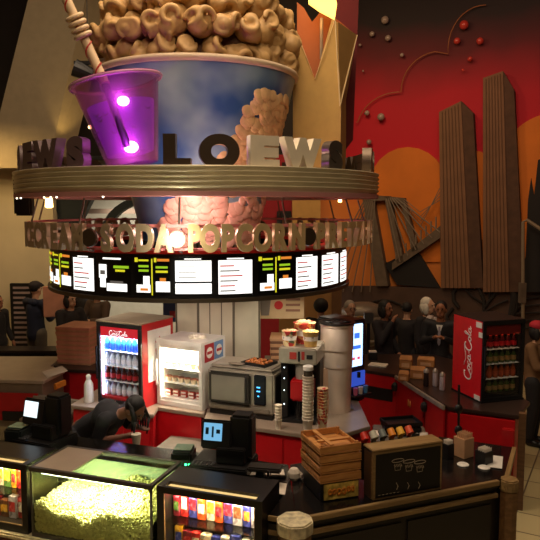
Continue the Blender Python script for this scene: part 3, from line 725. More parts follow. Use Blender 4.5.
# ---------------------------------------------------------------- popcorn warmer
pw = T('popcorn_warmer', 'lit glass popcorn warmer full of yellow popcorn on the front counter', 'popcorn warmer', V0+A_ex*-1.99+A_ey*-.125+Vector((0,0,.64)), RA)
w, d, h = 1.0, .45, .53
fr = M('frame_steel_dark', (84,78,70), .4, .2)
MB().box(0,w,.0,d,0,.03).build('base', fr, pw)
mb = MB()
for x in (0, w-.014):
    for y in (0, d-.014): mb.box(x,x+.014,y,y+.014,.03,h)
mb.build('corner_rail', fr, pw)
MB().box(-.005,w+.005,-.006,.02,h-.032,h).box(-.005,w+.005,d-.02,d+.006,h-.032,h).box(-.005,.02,.02,d-.02,h-.02,h).box(w-.02,w+.005,.02,d-.02,h-.02,h).build('top_frame', fr, pw)
gg = Mglass('green_glass', (238,244,228), .2)
for nm, a in (('front_glass', (.014,w-.014,.002,.007,.03,h-.03)), ('rear_glass', (.014,w-.014,d-.008,d-.003,.03,h-.02)), ('top_glass', (.34,w-.02,.02,d-.02,h-.012,h-.006)), ('side_glass', (.003,.008,.014,d-.014,.03,h-.02)), ('side_glass', (w-.008,w-.003,.014,d-.014,.03,h-.02))):
    MB().box(*a).build(nm, gg if nm != 'top_glass' else Mglass('top_green_glass', (226,240,222), .5), pw)
MB().box(.02,.34,.02,d-.02,h-.016,h-.002).build('lid_panel', M('lid_steel', (190,172,150), .35, .2), pw)
MB().box(.08,w-.08,.03,.06,h-.055,h-.034).build('heat_lamp', emis('heat_lamp_glow', (255,255,225), 9), pw)
MB().box(.012,w-.012,d-.018,d-.010,.03,.46).build('rear_panel', M('rear_panel_green', (150,160,130), .5), pw)
MB().cone((.1,.14,.42),(.1,.14,.50),.028,.034,12).build('lamp_socket', fr, pw)
# popcorn fill
rnd = random.Random(3); mb = MB()
def hp(x, y): return .19+.15*min(1, max(0,(x-.06)*2.2))*min(1,.25+y/.28)+.045*math.sin(x*9+1)+.02*math.sin(x*23)
ico = bmesh.new(); bmesh.ops.create_icosphere(ico, subdivisions=1, radius=1); IV = [v.co.copy() for v in ico.verts]; IF = [[v.index for v in f.verts] for f in ico.faces]; ico.free()
nx, ny = 24, 10; vs = []
for i in range(nx+1):
    for j in range(ny+1): x = .018+(w-.04)*i/nx; y = .016+(d-.05)*j/ny; vs.append((x,y,hp(x,y)-.012))
fs = [(i*(ny+1)+j, (i+1)*(ny+1)+j, (i+1)*(ny+1)+j+1, i*(ny+1)+j+1) for i in range(nx) for j in range(ny)]
mb.add(vs, fs)
def blob(x, y, z, r):
    R = Matrix.Translation((x,y,z)) @ Matrix.Rotation(rnd.uniform(0,6),4,(rnd.random(),rnd.random(),.3)) @ Matrix.Diagonal((r*rnd.uniform(.7,1.2), r*rnd.uniform(.6,1), r*rnd.uniform(.7,1.1), 1))
    mb.add(IV, IF, 0, R)
for k in range(2300):
    x = rnd.uniform(.025,w-.03); y = rnd.uniform(.022,d-.04); blob(x, y, hp(x,y)+rnd.uniform(-.01,.012), .013)
for k in range(2600):
    x = rnd.uniform(.022,w-.026); z = rnd.uniform(.04, max(.05,hp(x,.02))); blob(x, rnd.uniform(.019,.024), z, .012)
pc = mb.build('popcorn', M('popcorn_yellow', (226,214,150), .7, noise_amt=.25, nscale=40)); pc.location = pw.location; pc.rotation_euler = (0,0,RA)
tag(pc, 'yellow popcorn heaped inside the lit glass warmer', 'popcorn', None, 'stuff')
o = light('popcorn_heat_light', 'AREA', pw.location+A_ex*.5+A_ey*.07+Vector((0,0,h-.07)), 20, (255,250,215), .8, size_y=.05, target=pw.location+A_ex*.55+A_ey*.26)
# ---------------------------------------------------------------- candy cases
cb_cols = [(200,40,40),(240,180,40),(250,240,230),(220,90,30),(60,70,170),(240,225,200),(140,30,50),(235,140,40),(190,190,200),(90,140,60),(120,70,40)]
cbm = [Mprint('candy_%s' % n, [c, c, [int(v*.75) for v in c], [min(255,int(v*.8+60)) for v in c]], 34, .4) for n, c in zip(('red','yellow','white','orange','blue','cream','plum','amber','silver','green','cocoa'), cb_cols)]
cn = ['red','yellow','white','orange','blue','cream','plum','amber','silver','green','cocoa']
def candy_case(name, label, x0, x1, seed, shelf):
    t = T(name, label, 'display case', V0+A_ex*x0+A_ey*-.115+Vector((0,0,.64)), RA); w = x1-x0; h = .53; d = .36
    fb = M('case_black', (26,20,18), .35)
    MB().box(0,w,0,d,0,.03).box(0,.05,0,d,.03,h).box(w-.05,w,0,d,.03,h).box(.05,w-.05,0,.02,.03,.055).box(.05,w-.05,0,.025,h-.045,h).box(.05,w-.05,.10,d,h-.02,h).box(.05,w-.05,d-.015,d,.03,h).build('frame', fb, t)
    MB().box(.05,w-.05,.028,.10,h-.012,h-.004).build('top_pane', Mglass('warm_glass', (250,240,220), .15), t)
    MB().box(.05,w-.05,.004,.008,.055,h-.045).build('front_pane', glass, t)
    MB().box(.055,w-.055,.03,.098,h-.03,h-.02).build('light_diffuser', emis('tube_warm', (255,232,180), 1.3), t)
    MB().box(.05,w-.05,.03,d-.015,.262,.272).build('shelf', Mglass('shelf_glass', (235,240,235), .2), t)
    MB().box(.045,w-.045,.002,.012,.052,.06).box(.045,w-.045,.002,.012,h-.048,h-.04).box(.045,.055,.002,.012,.052,h-.04).box(w-.055,w-.045,.002,.012,.052,h-.04).build('inner_trim', brass, t)
    light('candy_case_light', 'AREA', t.location+A_ex*(w/2)+A_ey*.09+Vector((0,0,h-.06)), 9, (255,220,170), w*.8, size_y=.04, target=t.location+A_ex*(w/2)+A_ey*.2)
    R = random.Random(seed)
    for lv, z in enumerate((.274,.032)):
        x = .062; n = 0; last = -1
        while x < w-.11:
            bw = R.uniform(.048,.075) if lv == 0 else R.uniform(.06,.09); bh = (.17 if lv == 0 else .16)*R.uniform(.8,1.1)
            c = R.randrange(11)
            while c == last: c = R.randrange(11)
            last = c; c2 = (c+R.choice((2,3,5))) % 11
            p = t.location+A_ex*x+A_ey*(.115+R.uniform(0,.02))+Vector((0,0,z))
            b = T('candy_box', '%s box with %s label, number along does not matter' % (cn[c], cn[c2]), 'candy box', p, RA+R.uniform(-.06,.06), 'candy boxes in the '+shelf)
            pos = 'left end' if x < w*.33 else 'middle' if x < w*.66 else 'right end'
            b['label'] = '%s candy box with %s label, %s shelf, %s, in the %s' % (cn[c], cn[c2], 'upper' if lv == 0 else 'lower', pos, shelf)
            MB().box(0,bw-.006,0,.05,0,bh).build('carton', cbm[c], b, bevel=.003)
            MB().box(.006,bw-.012,-.0015,.001,bh*.3,bh*.75).build('label', cbm[c2], b)
            x += bw; n += 1
    return t
candy_case('candy_case', 'lit candy display case right of the popcorn warmer', -.955, -.195, 4, 'right candy case')
candy_case('candy_case', 'lit candy display case at the far left of the counter', -2.92, -2.03, 9, 'far left candy case')
# ---------------------------------------------------------------- cash registers
scr_b = emis('screen_blue', (120,185,225), 1.0); scr_w = emis('screen_white', (225,240,245), 1.5)
grn = emis('led_green', (60,255,150), 9)
def register(label, p, rz, scr, big=False):
    t = T('cash_register', label, 'cash register', p, rz)
    MB().box(-.22,.24,.0,.36,0,.10).build('cash_drawer', blk, t, bevel=.01)
    MB().box(-.02,.20,.08,.30,.10,.22).cone((.09,.2,.2),(.09,.2,.34),.05).build('stand', blk, t, bevel=.008)
    X = Matrix.Translation((-.03,.10,.20)) @ Matrix.Rotation(-.22,4,'X')
    MB().box(-.12,.12,0,.045,0,.22,X=X).build('screen_housing', blk, t, bevel=.012)
    sc = MB().box(-.10,.045,-.003,.002,.065,.195,X=X).build('screen', scr, t)
    if scr is scr_b:
        MB().box(-.085,-.06,-.005,-.002,.11,.16,X=X).box(-.035,-.02,-.005,-.002,.09,.17,X=X).box(0,.03,-.005,-.002,.12,.15,X=X).build('screen_icons', M('icon_navy', (20,50,70), .4), sc)
    MB().box(.07,.24,.14,.30,.12,.46).build('rear_display', blk, t, bevel=.02)
    mb = MB()
    for k in range(4):
        for j in range(6): mb.box(-.2+.03*j,-.178+.03*j,.02+.024*k,.036+.024*k,.10,.108)
    mb.build('keypad', M('key_grey', (70,70,72), .5), t)
    return t
def printer(label, p, rz):
    t = T('receipt_printer', label, 'printer', p, rz, 'receipt printers')
    MB().box(-.08,.08,0,.2,0,.17).build('body', M('printer_black', (34,40,38), .35), t, bevel=.015)
    MB().box(-.07,.07,.04,.18,.17,.177).build('lid', M('printer_lid_lit_green', (120,150,130), .25), t, bevel=.004)  # green light on the printer top is put into the lid colour
    MB().box(.055,.068,-.004,.002,.075,.088).box(.03,.042,-.004,.002,.075,.088).build('status_light', grn, t)
    return t
r1_ = V0+A_ex*-.74+A_ey*.38+Vector((0,0,1.03))
rg1 = register('black cash register with pale blue screen behind the right candy case', r1_, RA+.1, scr_b)
printer('receipt printer with green lights beside the blue screen register', V0+A_ex*-1.03+A_ey*.40+Vector((0,0,1.03)), RA+.25)
arm = T('card_reader', 'flat black card reader on an arm right of the blue screen register', 'card reader', V0+A_ex*-.40+A_ey*.38+Vector((0,0,1.03)), RA+.15)
MB().box(-.03,.03,.05,.12,0,.10).build('stand', blk, arm); MB().box(-.09,.16,.02,.14,.10,.135).build('reader', M('reader_grey', (48,44,42), .4), arm, bevel=.01)
r2_ = V0+A_ex*-2.44+A_ey*.38+Vector((0,0,1.03))
register('black cash register with white screen at the far left of the counter', r2_, RA-.1, scr_w)
printer('receipt printer with green lights beside the white screen register', V0+A_ex*-2.60+A_ey*.40+Vector((0,0,1.03)), RA+.1)
o = [q for q in COL.objects if q.name.startswith('cash_register')]
# ---------------------------------------------------------------- counter bits at the corner
def slabpaper(name, px, z, label, mt=paper, th=.004, cat='paper', grp=None):
    pts = [atz(x,y,z) for x,y in px]; c = sum(pts, Vector())/len(pts)
    o = MB().slab([p-c for p in pts][::-1], Vector((0,0,th))).build(name, mt, loc=c); return tag(o, label, cat, grp)
t = T('napkin_tray', 'low tray of white napkins on the black corner counter', 'tray', atz(267,476,1.03), .05)
MB().box(-.14,.14,-.06,.07,0,.02).build('tray', blk, t, bevel=.004); MB().box(-.13,.02,-.05,.06,.02,.032).box(.03,.13,-.045,.055,.02,.028).build('napkins', paper, t)
slabpaper('receipt', [(272,482),(287,484),(285,495),(270,493)], 1.032, 'white receipt sheet lying in front of the napkin tray')
t = T('bag_roll', 'crumpled white paper bag left of the crate stand', 'paper bag', atz(294,480,1.03))
MB().ell((0,0,.045),(.05,.05,.055),8,k=5).ell((.03,.02,.03),(.04,.04,.03),7,k=5).build('bag', paper, t)
t = T('upright_pen', 'black chained pen standing on the counter behind the candy case', 'pen', atz(267,497,1.03))
MB().cone((0,0,0),(0,0,.015),.035,n=14).build('base', blk, t); MB().tube([(0,0,.01),(0,0,.10),(.01,0,.19)], .008, 8).build('pen', blk, t)
t = T('foil_packet', 'shiny crinkled foil packet beside the upright pen', 'packet', atz(258,495,1.03))
MB().slab([(-.02,0,0),(.03,.01,0),(.025,.01,.08),(.0,0,.10),(-.03,0,.07)], Vector((0,.012,0))).build('packet', M('foil', (220,215,210), .25, .6), t)
# crate stack on printed box
cp = atz(337,489,1.03)
cp = Vector((.375, 4.30, 1.03)); crz = RBn-.05
t = T('printed_box', 'black box with yellow pretzel picture under the wooden crates', 'box', cp, crz)
MB().box(-.02,.27,.02,.36,0,.13).build('carton', blk, t, bevel=.006)
MB().box(.0,.26,.012,.022,.01,.12).build('picture', M('picture_yellow', (206,176,84), .5, noise_amt=.6, nscale=22), t)
mb = MB()
for a, b, c in ((.06,.065,.025),(.13,.06,.03),(.2,.07,.024)):
    mb.tube([(a+c*math.sin(u), .010, b+c*math.sin(2*u)*.7) for u in [2*PI*j/20 for j in range(21)]], .007, 5)
mb.build('pretzel_print', M('pretzel_gold', (210,130,40), .5), t)
lvl = ['bottom','second','third','topmost']
for k in range(4):
    z = 1.03+.132+k*.067
    t = T('wooden_crate', 'slatted wooden crate, %s of the stack on the printed box' % lvl[k], 'crate', (cp.x, cp.y, z), crz+.02*(k % 2), 'wooden crates in the stack')
    t.location += Vector((-.03,0,0))
    W_, D_, H_ = .31, .36, .064
    MB().box(0,W_,0,D_,0,.008).build('bottom', wood, t)
    for nm, a in (('front_slat',(0,W_,0,.012,.012,H_-.006)),('back_slat',(0,W_,D_-.012,D_,.012,H_-.006)),('side_slat',(0,.012,.012,D_-.012,.012,H_-.02)),('side_slat',(W_-.012,W_,.012,D_-.012,.012,H_-.02))):
        MB().box(*a).build(nm, wood, t, bevel=.003)
    for x in (.014,W_-.032):
        for y in (.014,D_-.032): MB().box(x,x+.018,y,y+.018,.0,H_).build('corner_block', wood, t)
    if k == 3: MB().box(.04,W_-.03,.12,.15,H_-.02,H_-.008).box(.08,.11,.02,D_-.02,H_-.012,H_-.002).build('handle_slat', wood, t)
# drinks menu box with line drawings
mp = Vector((.71, 4.33, 1.03)); ml = .56
t = T('drinks_menu_box', 'black fronted box with cup drawings and coloured caps on the right counter', 'dispenser box', mp+Vector((0,0,0)), RBn-.02)
MB().box(0,ml,.03,.13,0,.33).build('body', M('box_brown', (92,66,44), .5), t)
MB().box(0,ml,.0,.03,0,.345).build('front_board', brass, t, bevel=.004)
MB().box(.018,ml-.018,-.004,.004,.018,.325).build('chalk_panel', M('panel_gloss_black', (12,12,14), .4), t)
MB().box(-.005,ml+.005,-.005,.14,.345,.36).build('top_board', brass, t, bevel=.004)
mb = MB()
for k, x in enumerate((.19,.28,.37)):
    z = .225-.018*k
    mb.tube([(x+.048*math.cos(u), -.006, z+.04+.012*math.sin(u)) for u in [2*PI*j/18 for j in range(19)]], .0022, 4)
    mb.tube([(x-.028,-.006,z+.01),(x-.02,-.006,z-.03),(x+.02,-.006,z-.03),(x+.028,-.006,z+.01)], .0018, 4)
    for j in range(5): mb.tube([(x-.025+.012*j,-.006,z+.015),(x-.015+.012*j,-.006,z-.005)], .0022, 4)
    mb.tube([(x-.01,-.006,.105-.01*k),(x+.005,-.006,.08-.01*k),(x-.006,-.006,.055-.01*k)], .0022, 4)
for j in range(6): mb.tube([(.04+.03*j,-.006,.035),(.055+.03*j,-.006,.036)], .0015, 4)
mb.build('chalk_drawing', M('chalk', (190,175,150), .7), t)
for k, (c, nm) in enumerate((((200,50,40),'red'),((190,190,175),'grey'),((110,120,118),'dark grey'),((226,140,50),'orange'),((235,185,70),'yellow'),((220,90,60),'coral'))):
    q_ = t.location+B_ex*(.035+.075*k)+B_ey*.19+Vector((0,0,.08))
    s = T('syrup_bottle', '%s capped syrup bottle standing behind the drinks menu box' % nm, 'bottle', q_, RBn, 'capped bottles behind the drinks menu box')
    MB().lathe([(.03,0),(.033,.02),(.033,.2),(.02,.25),(.018,.28)], 14).build('body', M('bottle_dark', (30,24,24), .3), s, smooth=True)
    MB().cone((0,-.02,.29),(0,.02,.33),.028,.026,12).cone((0,0,.27),(0,0,.3),.02).build('cap', M('cap_'+nm.replace(' ','_'), c, .4), s, smooth=True)
# lids, boxes
for px, y, lb in ((463,465,'left of two small round white dishes on the black counter'),(484,468,'right of two small round white dishes on the black counter')):
    t = T('small_dish', lb, 'dish', atz(px,y,1.03), 0, 'round white lids on the right counter')
    MB().lathe([(.045,0),(.047,.006),(.04,.012),(.012,.013)], 20).build('dish', white, t, smooth=True)
for px, y, w_, h_, m_, lb, nm in ((451,453,.075,.15,blk,'small black box with tan contents left of the cardboard straw box','straw_box'),(469,452,.115,.20,cardb,'open cardboard straw box on the right counter','straw_box'),(489,459,.10,.13,blk,'black box packed with white straws right of the cardboard box','straw_box')):
    p = atz(px,y+6,1.03); t = T(nm, lb, 'box', p, RBn+.2, 'straw boxes on the right counter')
    MB().box(-w_/2,w_/2,0,w_,0,h_*.8).build('carton', m_, t, bevel=.003)
    mb = MB()
    for k in range(6):
        for j in range(4): mb.cone((-w_/2+.012+k*(w_-.02)/5.5,.012+j*(w_-.02)/4,h_*.7),(-w_/2+.012+k*(w_-.02)/5.5,.012+j*(w_-.02)/4,h_),.005,n=6)
    mb.build('straws', paper if m_ is blk and px > 450 else cardb, t)
slabpaper('reflection_patch', [(488,455),(503,457),(502,469),(487,467)], 1.036, 'bright white patch imitating reflected light at the end of the right counter', white)  # flat white patch standing in for light reflected on the worktop
# ================================================================ BACK COUNTERS (centre)
def poly_counter(name, label, poly, z, top=M('steel_edge_top', (150,132,116), .4, .2), body=red_p, inset=.04, mt_top=None):
    c = sum([Vector((*p,0)) for p in poly], Vector())/len(poly); t = T(name, label, 'counter', (c.x,c.y,0), 0, 'service counters')
    P = [(x-c.x, y-c.y) for x,y in poly]; 
    def ins(k):
        out = []
        for x, y in P: l = math.hypot(x,y); out.append((x*(1-k/l), y*(1-k/l)))
        return out
    MB().prism(ins(inset), 0, z-.04).build('body', body, t)
    MB().prism(P, z-.04, z).build('worktop', mt_top or top, t, bevel=.006)
    # door seams
    return t
pc1 = [(-2.17,6.88),(-1.20,6.55),(-1.20,6.80),(-.68,6.56),(-.68,7.42),(-2.02,7.58)]
c1 = poly_counter('service_counter', 'red centre counter carrying the two lit glass coolers', pc1, .92)
pc2 = [(-.665,6.38),(.55,5.86),(.98,6.2),(.98,7.3),(-.665,7.42)]
c2 = poly_counter('service_counter', 'red centre counter carrying the oven and coffee machine', pc2, .92)
def face_doors(t, a, b, z0, z1, n, handle=True, mt=None):
    a = Vector((*a,0))-Vector((t.location.x,t.location.y,0)); b = Vector((*b,0))-Vector((t.location.x,t.location.y,0)); L = (b-a).length; rz = math.atan2((b-a).y,(b-a).x)
    for k in range(n):
        dd = MB().box(.01,L/n-.01,-.018,.0,z0,z1).build('door', mt or red_p, t, (a+(b-a)*k/n), rz, bevel=.006)
        if handle: MB().box(L/n-.07,L/n-.055,-.03,-.018,(z0+z1)/2-.02,(z0+z1)/2+.1).build('handle', steel_d, dd)
face_doors(c1, (-2.12,6.90),(-1.24,6.60), .08, .84, 3)
face_doors(c2, (-.62,6.40),(.52,5.91), .08, .84, 3)
# drawer unit in the recess
t = T('drawer_unit', 'low dark brown drawer unit between the red cabinets', 'cabinet', (-1.15,6.28,0), math.radians(-16))
MB().box(0,.50,0,.42,0,.62).build('body', brown, t, bevel=.008); MB().box(-.01,.51,-.01,.42,.62,.65).build('top', steel_d, t)
for z in (.38,.12):
    dr = MB().box(.03,.47,-.015,0,z,z+.22).build('drawer', M('drawer_brown', (88,66,48), .5), t, bevel=.006); MB().box(.17,.33,-.035,-.02,z+.13,z+.145).box(.17,.18,-.035,-.015,z+.13,z+.145).box(.32,.33,-.035,-.015,z+.13,z+.145).build('handle', steel, dr)
# ---------------------------------------------------------------- script logo strokes
def script_logo(h, parent, X, mt, name='logo'):
    """flowing white script, drawn in units: x along the word, y up"""
    st = []
    def A(cx, cy, rx, ry, a0, a1, n=12): return [(cx+rx*math.cos(math.radians(a0+(a1-a0)*k/n)), cy+ry*math.sin(math.radians(a0+(a1-a0)*k/n))) for k in range(n+1)]
    def Cbig(x): return A(x+.95,.95,.95,1.25,55,300,16)+[(x+1.75,.2),(x+2.1,.55)]
    st.append((Cbig(0), .17)); st.append((A(.0+1.25,2.0,.35,.3,200,-60,8), .1))
    st.append((A(2.55,.45,.42,.5,100,460,14), .14)); st.append(([(2.75,.9),(3.15,.75),(3.4,.8)], .07))
    st.append((A(3.75,.45,.42,.5,60,310,12)+[(4.3,.4)], .14))
    st.append((A(4.75,.45,.40,.5,70,430,14), .14)); st.append(([(5.12,.95),(5.1,.3),(5.3,-.03),(5.6,.2)], .14))
    st.append(([(5.65,.55),(6.2,.62)], .13))
    st.append((Cbig(6.35), .17)); st.append(([(7.9,1.75),(7.4,2.35),(6.2,2.2),(5.3,1.75),(4.3,1.7),(3.3,2.1),(2.6,2.35)], .10))
    st.append((A(8.9,.45,.42,.5,100,460,14), .14)); st.append(([(9.15,.9),(9.55,.7)], .07))
    st.append(([(9.55,.3),(10.0,1.3),(10.2,2.1),(9.98,2.5),(9.75,2.1),(9.7,.6),(9.9,-.03),(10.3,.2)], .12))
    st.append((A(10.75,.45,.40,.5,70,430,14), .14)); st.append(([(11.12,.95),(11.1,.3),(11.3,-.03),(11.75,.4)], .14))
    st.append(([(1.2,-.3),(2.0,-.75),(3.2,-.55),(4.2,-.6)], .09))
    mb = MB(); s = h/3.3
    for l, r in st:
        P = [Vector(((x+.12*y)*s, 0, y*s)) for x, y in l]
        o = len(mb.v); mb.tube(P, r*s, 8)
        for v in mb.v[o:]: v.y *= .25
    o = mb.build(name, mt, parent, smooth='all'); o.data.transform(X); return o
whl = M('logo_white', (245,240,238), .45)
# ---------------------------------------------------------------- bottles
def bottle_mesh(name, body, lab, cap, h=.17, r=.03):
    t = T(name, 'b', 'bottle', (0,0,0))
    MB().lathe([(r*.8,0),(r,.01),(r,h*.6),(r*.45,h*.85),(r*.4,h*.93)], 12).build('body', body, t, smooth=True)
    MB().lathe([(r*1.02,h*.18),(r*1.02,h*.5)], 12, cap=False).build('label', lab, t, smooth=True)
    MB().lathe([(r*.45,h*.92),(r*.45,h)], 10).build('cap', cap, t)
    return t
def cooler(name, label, loc, rz, w, d, h, bodym, framem, inner, n_sh, lit, items, header=None, door_gap=.035):
    t = T(name, label, 'refrigerator', loc, rz); th = .035
    MB().box(0,w,.03,d,0,.08).box(0,w,.03,d,h-.10,h).box(0,th,.03,d,.08,h-.10).box(w-th,w,.03,d,.08,h-.10).box(th,w-th,d-.03,d,.08,h-.10).build('cabinet', bodym, t)
    MB().box(th,w-th,d-.034,d-.031,.08,h-.10).box(th,th+.003,.04,d-.035,.08,h-.1).box(w-th-.003,w-th,.04,d-.035,.08,h-.1).build('liner', inner, t)
    dr = MB().box(0,w,0,.03,0,.05).box(0,w,0,.03,h-.05,h).box(0,.04,0,.03,.05,h-.05).box(w-.04,w,0,.03,.05,h-.05).build('door', framem, t, bevel=.004)
    MB().box(.04,w-.04,.012,.018,.05,h-.05).build('door_glass', glass, dr)
    MB().box(.008,.022,-.03,-.012,h*.3,h*.7).box(.008,.022,-.03,0,h*.3,h*.3+.02).box(.008,.022,-.03,0,h*.7-.02,h*.7).build('handle', framem, dr)
    zs = [.085+(h-.24)*k/n_sh for k in range(n_sh)]
    for z in zs[1:] : MB().box(th,w-th,.04,d-.035,z-.006,z).build('shelf', M('shelf_wire_white', (225,225,225), .4), t)
    if header: MB().box(.045,w-.045,.02,.035,h-.155,h-.055).build('header_panel', header, t)
    if lit: 
        for x in (th+.006,): MB().box(x,x+.014,.035,.05,.09,h-.13).build('light_strip', lit, t)
        MB().box(th+.02,w-th-.02,.05,.075,h-.12,h-.105).build('light_strip', lit, t)
    return t, zs
def fill(t, zs, protos, w, d, h, n, names, grp, rz, scale=1, y0=.09, rows=1):
    for li, z in enumerate(zs):
        pr = protos[li % len(protos)]
        if pr is None: continue
        for j in range(rows):
            for k in range(n):
                c = copy_tree(pr); lp = Vector((.075+(w-.15)*k/(n-1), y0+.09*j, z))
                c.location = t.matrix_basis @ lp if False else Vector(t.location)+Matrix.Rotation(rz,3,'Z') @ lp
                c.rotation_euler = (0,0,rz); c.scale = (scale,)*3; c['label'] = names[li]; c['group'] = grp+', '+names[li]; c['category'] = 'bottle'
def kill(t):
    for ch in [q for q in COL.objects if q.parent == t]: bpy.data.objects.remove(ch)
    bpy.data.objects.remove(t)
# left red cooler
rz1 = math.radians(-27); l1 = Vector((-1.89,6.99,.92))
ins_w = emis('liner_glow_blue', (190,205,255), .55)
t1, zs = cooler('drinks_cooler', 'red sided glass door cooler with blue-white lit bottles', l1, rz1, .60, .58, .90, red_p, blk, M('liner_white', (225,232,255), .5), 4, emis('cool_strip', (215,225,255), 14), None, emis('header_red', (215,30,45), .8))
MB().box(-.003,.603,.0,.585,.90,.915).build('top_cover', M('cooler_top_tan', (150,134,112), .5), t1)
mb = MB()
hdr = script_logo(.07, t1, Matrix.Translation((.17,.012,.765)), emis('header_white', (255,250,250), 1.2), 'header_logo')
MB().box(.6,.604,.12,.53,.26,.82).build('side_panel', white, t1)
script_logo(.11, t1, Matrix.Translation((.606,.33,.34)) @ Matrix.Rotation(PI/2,4,'Z') @ Matrix.Rotation(-PI/2,4,'Y'), M('logo_red', (200,26,34), .4), 'side_logo')
bb = bottle_mesh('drink_bottle', M('bottle_blue', (40,110,210), .2), M('label_blue', (30,80,190), .4), M('cap_white', (240,240,240), .4), .16)
rb = bottle_mesh('drink_bottle', M('bottle_cola', (70,16,20), .2), M('label_red', (190,26,40), .4), M('cap_red', (200,30,40), .4), .15)
wb = bottle_mesh('drink_bottle', M('bottle_clear', (215,225,240), .15), M('label_white', (235,235,245), .4), M('cap_blue', (40,90,200), .4), .15)
fill(t1, zs, [wb, rb, wb, bb], .60,.58,.90, 7, ['clear bottle on the bottom shelf of the red sided cooler','dark red cola bottle on the second lowest shelf of the red sided cooler','clear blue capped bottle on the third shelf of the red sided cooler','bright blue bottle on the top shelf of the red sided cooler'], 'bottles in the red sided cooler', rz1)
Rz = Matrix.Rotation(rz1,3,'Z')
light('cooler_light', 'AREA', l1+Rz @ Vector((.3,.06,.77)), 16, (205,220,255), .45, size_y=.05, target=l1+Rz @ Vector((.3,.35,.3)))
# white freezer
rz2 = math.radians(-27); l2 = Vector((-1.23,6.93,.92))
t2, zs = cooler('display_freezer', 'small white glass door freezer glowing warm white', l2, rz2, .58, .48, .72, white, white, M('liner_bright', (250,246,228), .5), 3, emis('warm_strip', (255,245,215), 16), None)
MB().box(.58,.584,.06,.24,.50,.69).build('side_label', M('label_red_square', (176,40,44), .4), t2); MB().box(.58,.584,.25,.43,.50,.69).build('side_label', M('label_blue_square', (110,150,200), .4), t2)
for y, m_ in ((.15,white),(.34,M('disc_red', (190,50,50), .4))):
    MB().cone((.584,y,.595),(.587,y,.595),.06,n=18,m=0).build('round_logo', white, t2); MB().box(.587,.589,y-.05,y+.05,.58,.61).build('logo_bar', M('disc_red'), t2)
ft = T('frozen_treat', 'f', 'ice cream', (0,0,0)); MB().box(-.04,.04,-.02,.02,0,.035).build('wrapper', M('wrapper_red', (196,70,50), .5), ft, bevel=.006); MB().box(-.03,.03,-.022,-.019,.008,.028).build('label', cbm[2], ft)
ft2 = T('frozen_treat', 'f', 'ice cream', (0,0,0)); MB().cone((0,0,0),(0,0,.05),.022,.035,12).build('tub', M('tub_cream', (232,214,180), .5), ft2); MB().cone((0,0,.05),(0,0,.058),.037,n=12).build('lid', M('lid_brown', (160,96,70), .5), ft2)
for li, z in enumerate(zs):
    for k in range(6 if li else 5):
        for hgt in range(2 if li == 0 else 1):
            c = copy_tree(ft if li == 0 else ft2); lp = Vector((.09+.4*k/(5 if li else 4), .10, z+.037*hgt)); c.location = l2+Matrix.Rotation(rz2,3,'Z') @ lp; c.rotation_euler = (0,0,rz2)
            nm = ['red wrapped frozen treat on the floor of the white freezer','small frozen tub on the middle shelf of the white freezer','small frozen tub on the top shelf of the white freezer'][li]
            c['label'] = nm; c['category'] = 'ice cream'; c['group'] = nm+'s'
kill(ft); kill(ft2)
light('freezer_light', 'AREA', l2+Matrix.Rotation(rz2,3,'Z') @ Vector((.29,.06,.59)), 20, (255,246,220), .45, size_y=.05, target=l2+Matrix.Rotation(rz2,3,'Z') @ Vector((.29,.3,.2)))
t = T('plastic_wrap', 'crumpled clear plastic bag on top of the white freezer', 'bag', l2+Matrix.Rotation(rz2,3,'Z') @ Vector((.36,.22,.72)))
mb = MB()
for k in range(9): mb.ell((rnd.uniform(-.09,.09), rnd.uniform(-.05,.05), .015), (rnd.uniform(.03,.05), .03, rnd.uniform(.02,.04)), 7, k=5)
mb.build('bag', M('plastic_white', (235,228,210), .3), t)
# oven
rz3 = math.radians(-22); l3 = Vector((-.655,6.60,.92)); 
t3 = T('countertop_oven', 'stainless countertop oven with dark window and blue lit controls', 'oven', l3, rz3); wv, dv, hv = .74, .46, .52
MB().box(.02,wv-.02,.03,dv-.02,0,.05).build('feet', blk, t3)
MB().box(0,wv,.015,dv,.05,hv-.04).box(.015,wv-.015,.03,dv-.02,hv-.04,hv).build('body', steel, t3, bevel=.025, smooth=True)
MB().box(wv-.004,wv+.006,.06,dv-.05,.06,hv-.08).build('side_panel', M('oven_side_dark', (34,32,30), .35), t3, bevel=.004)
dr = MB().box(.03,.50,-.02,.015,.13,hv-.06).build('door', M('oven_door_dark', (74,72,66), .25, .3), t3, bevel=.03, smooth=True)
MB().box(.065,.44,-.024,-.018,.165,hv-.095).build('window', M('oven_window', (166,162,148), .18, .4), dr, bevel=.012)
MB().tube([(.455,-.02,hv-.08),(.468,-.055,hv-.1),(.468,-.055,.2),(.455,-.02,.18)], .010, 8).build('handle', blk, dr)
cp_ = MB().box(.53,.66,-.004,.02,.15,hv-.06).build('control_panel', M('panel_navy', (24,28,36), .25), t3, bevel=.01)
MB().box(.565,.60,-.008,-.003,.33,.34).box(.565,.60,-.008,-.003,.29,.30).box(.575,.59,-.008,-.003,.24,.25).build('display', emis('oven_blue', (70,170,235), 4), cp_)
MB().box(.04,.70,-.006,.02,.065,.115).build('lower_grille', steel_d, t3, bevel=.008)
Rz3 = Matrix.Rotation(rz3,3,'Z')
t = T('food_tray', 'black tray of baked bites on top of the oven', 'tray', l3+Rz3 @ Vector((.50,.20,hv)), rz3-.2)
MB().box(-.14,.14,-.10,.12,0,.012).box(-.15,.15,-.11,-.10,0,.03).box(-.15,.15,.12,.13,0,.03).box(-.15,-.14,-.1,.12,0,.03).box(.14,.15,-.1,.12,0,.03).build('pan', blk, t)
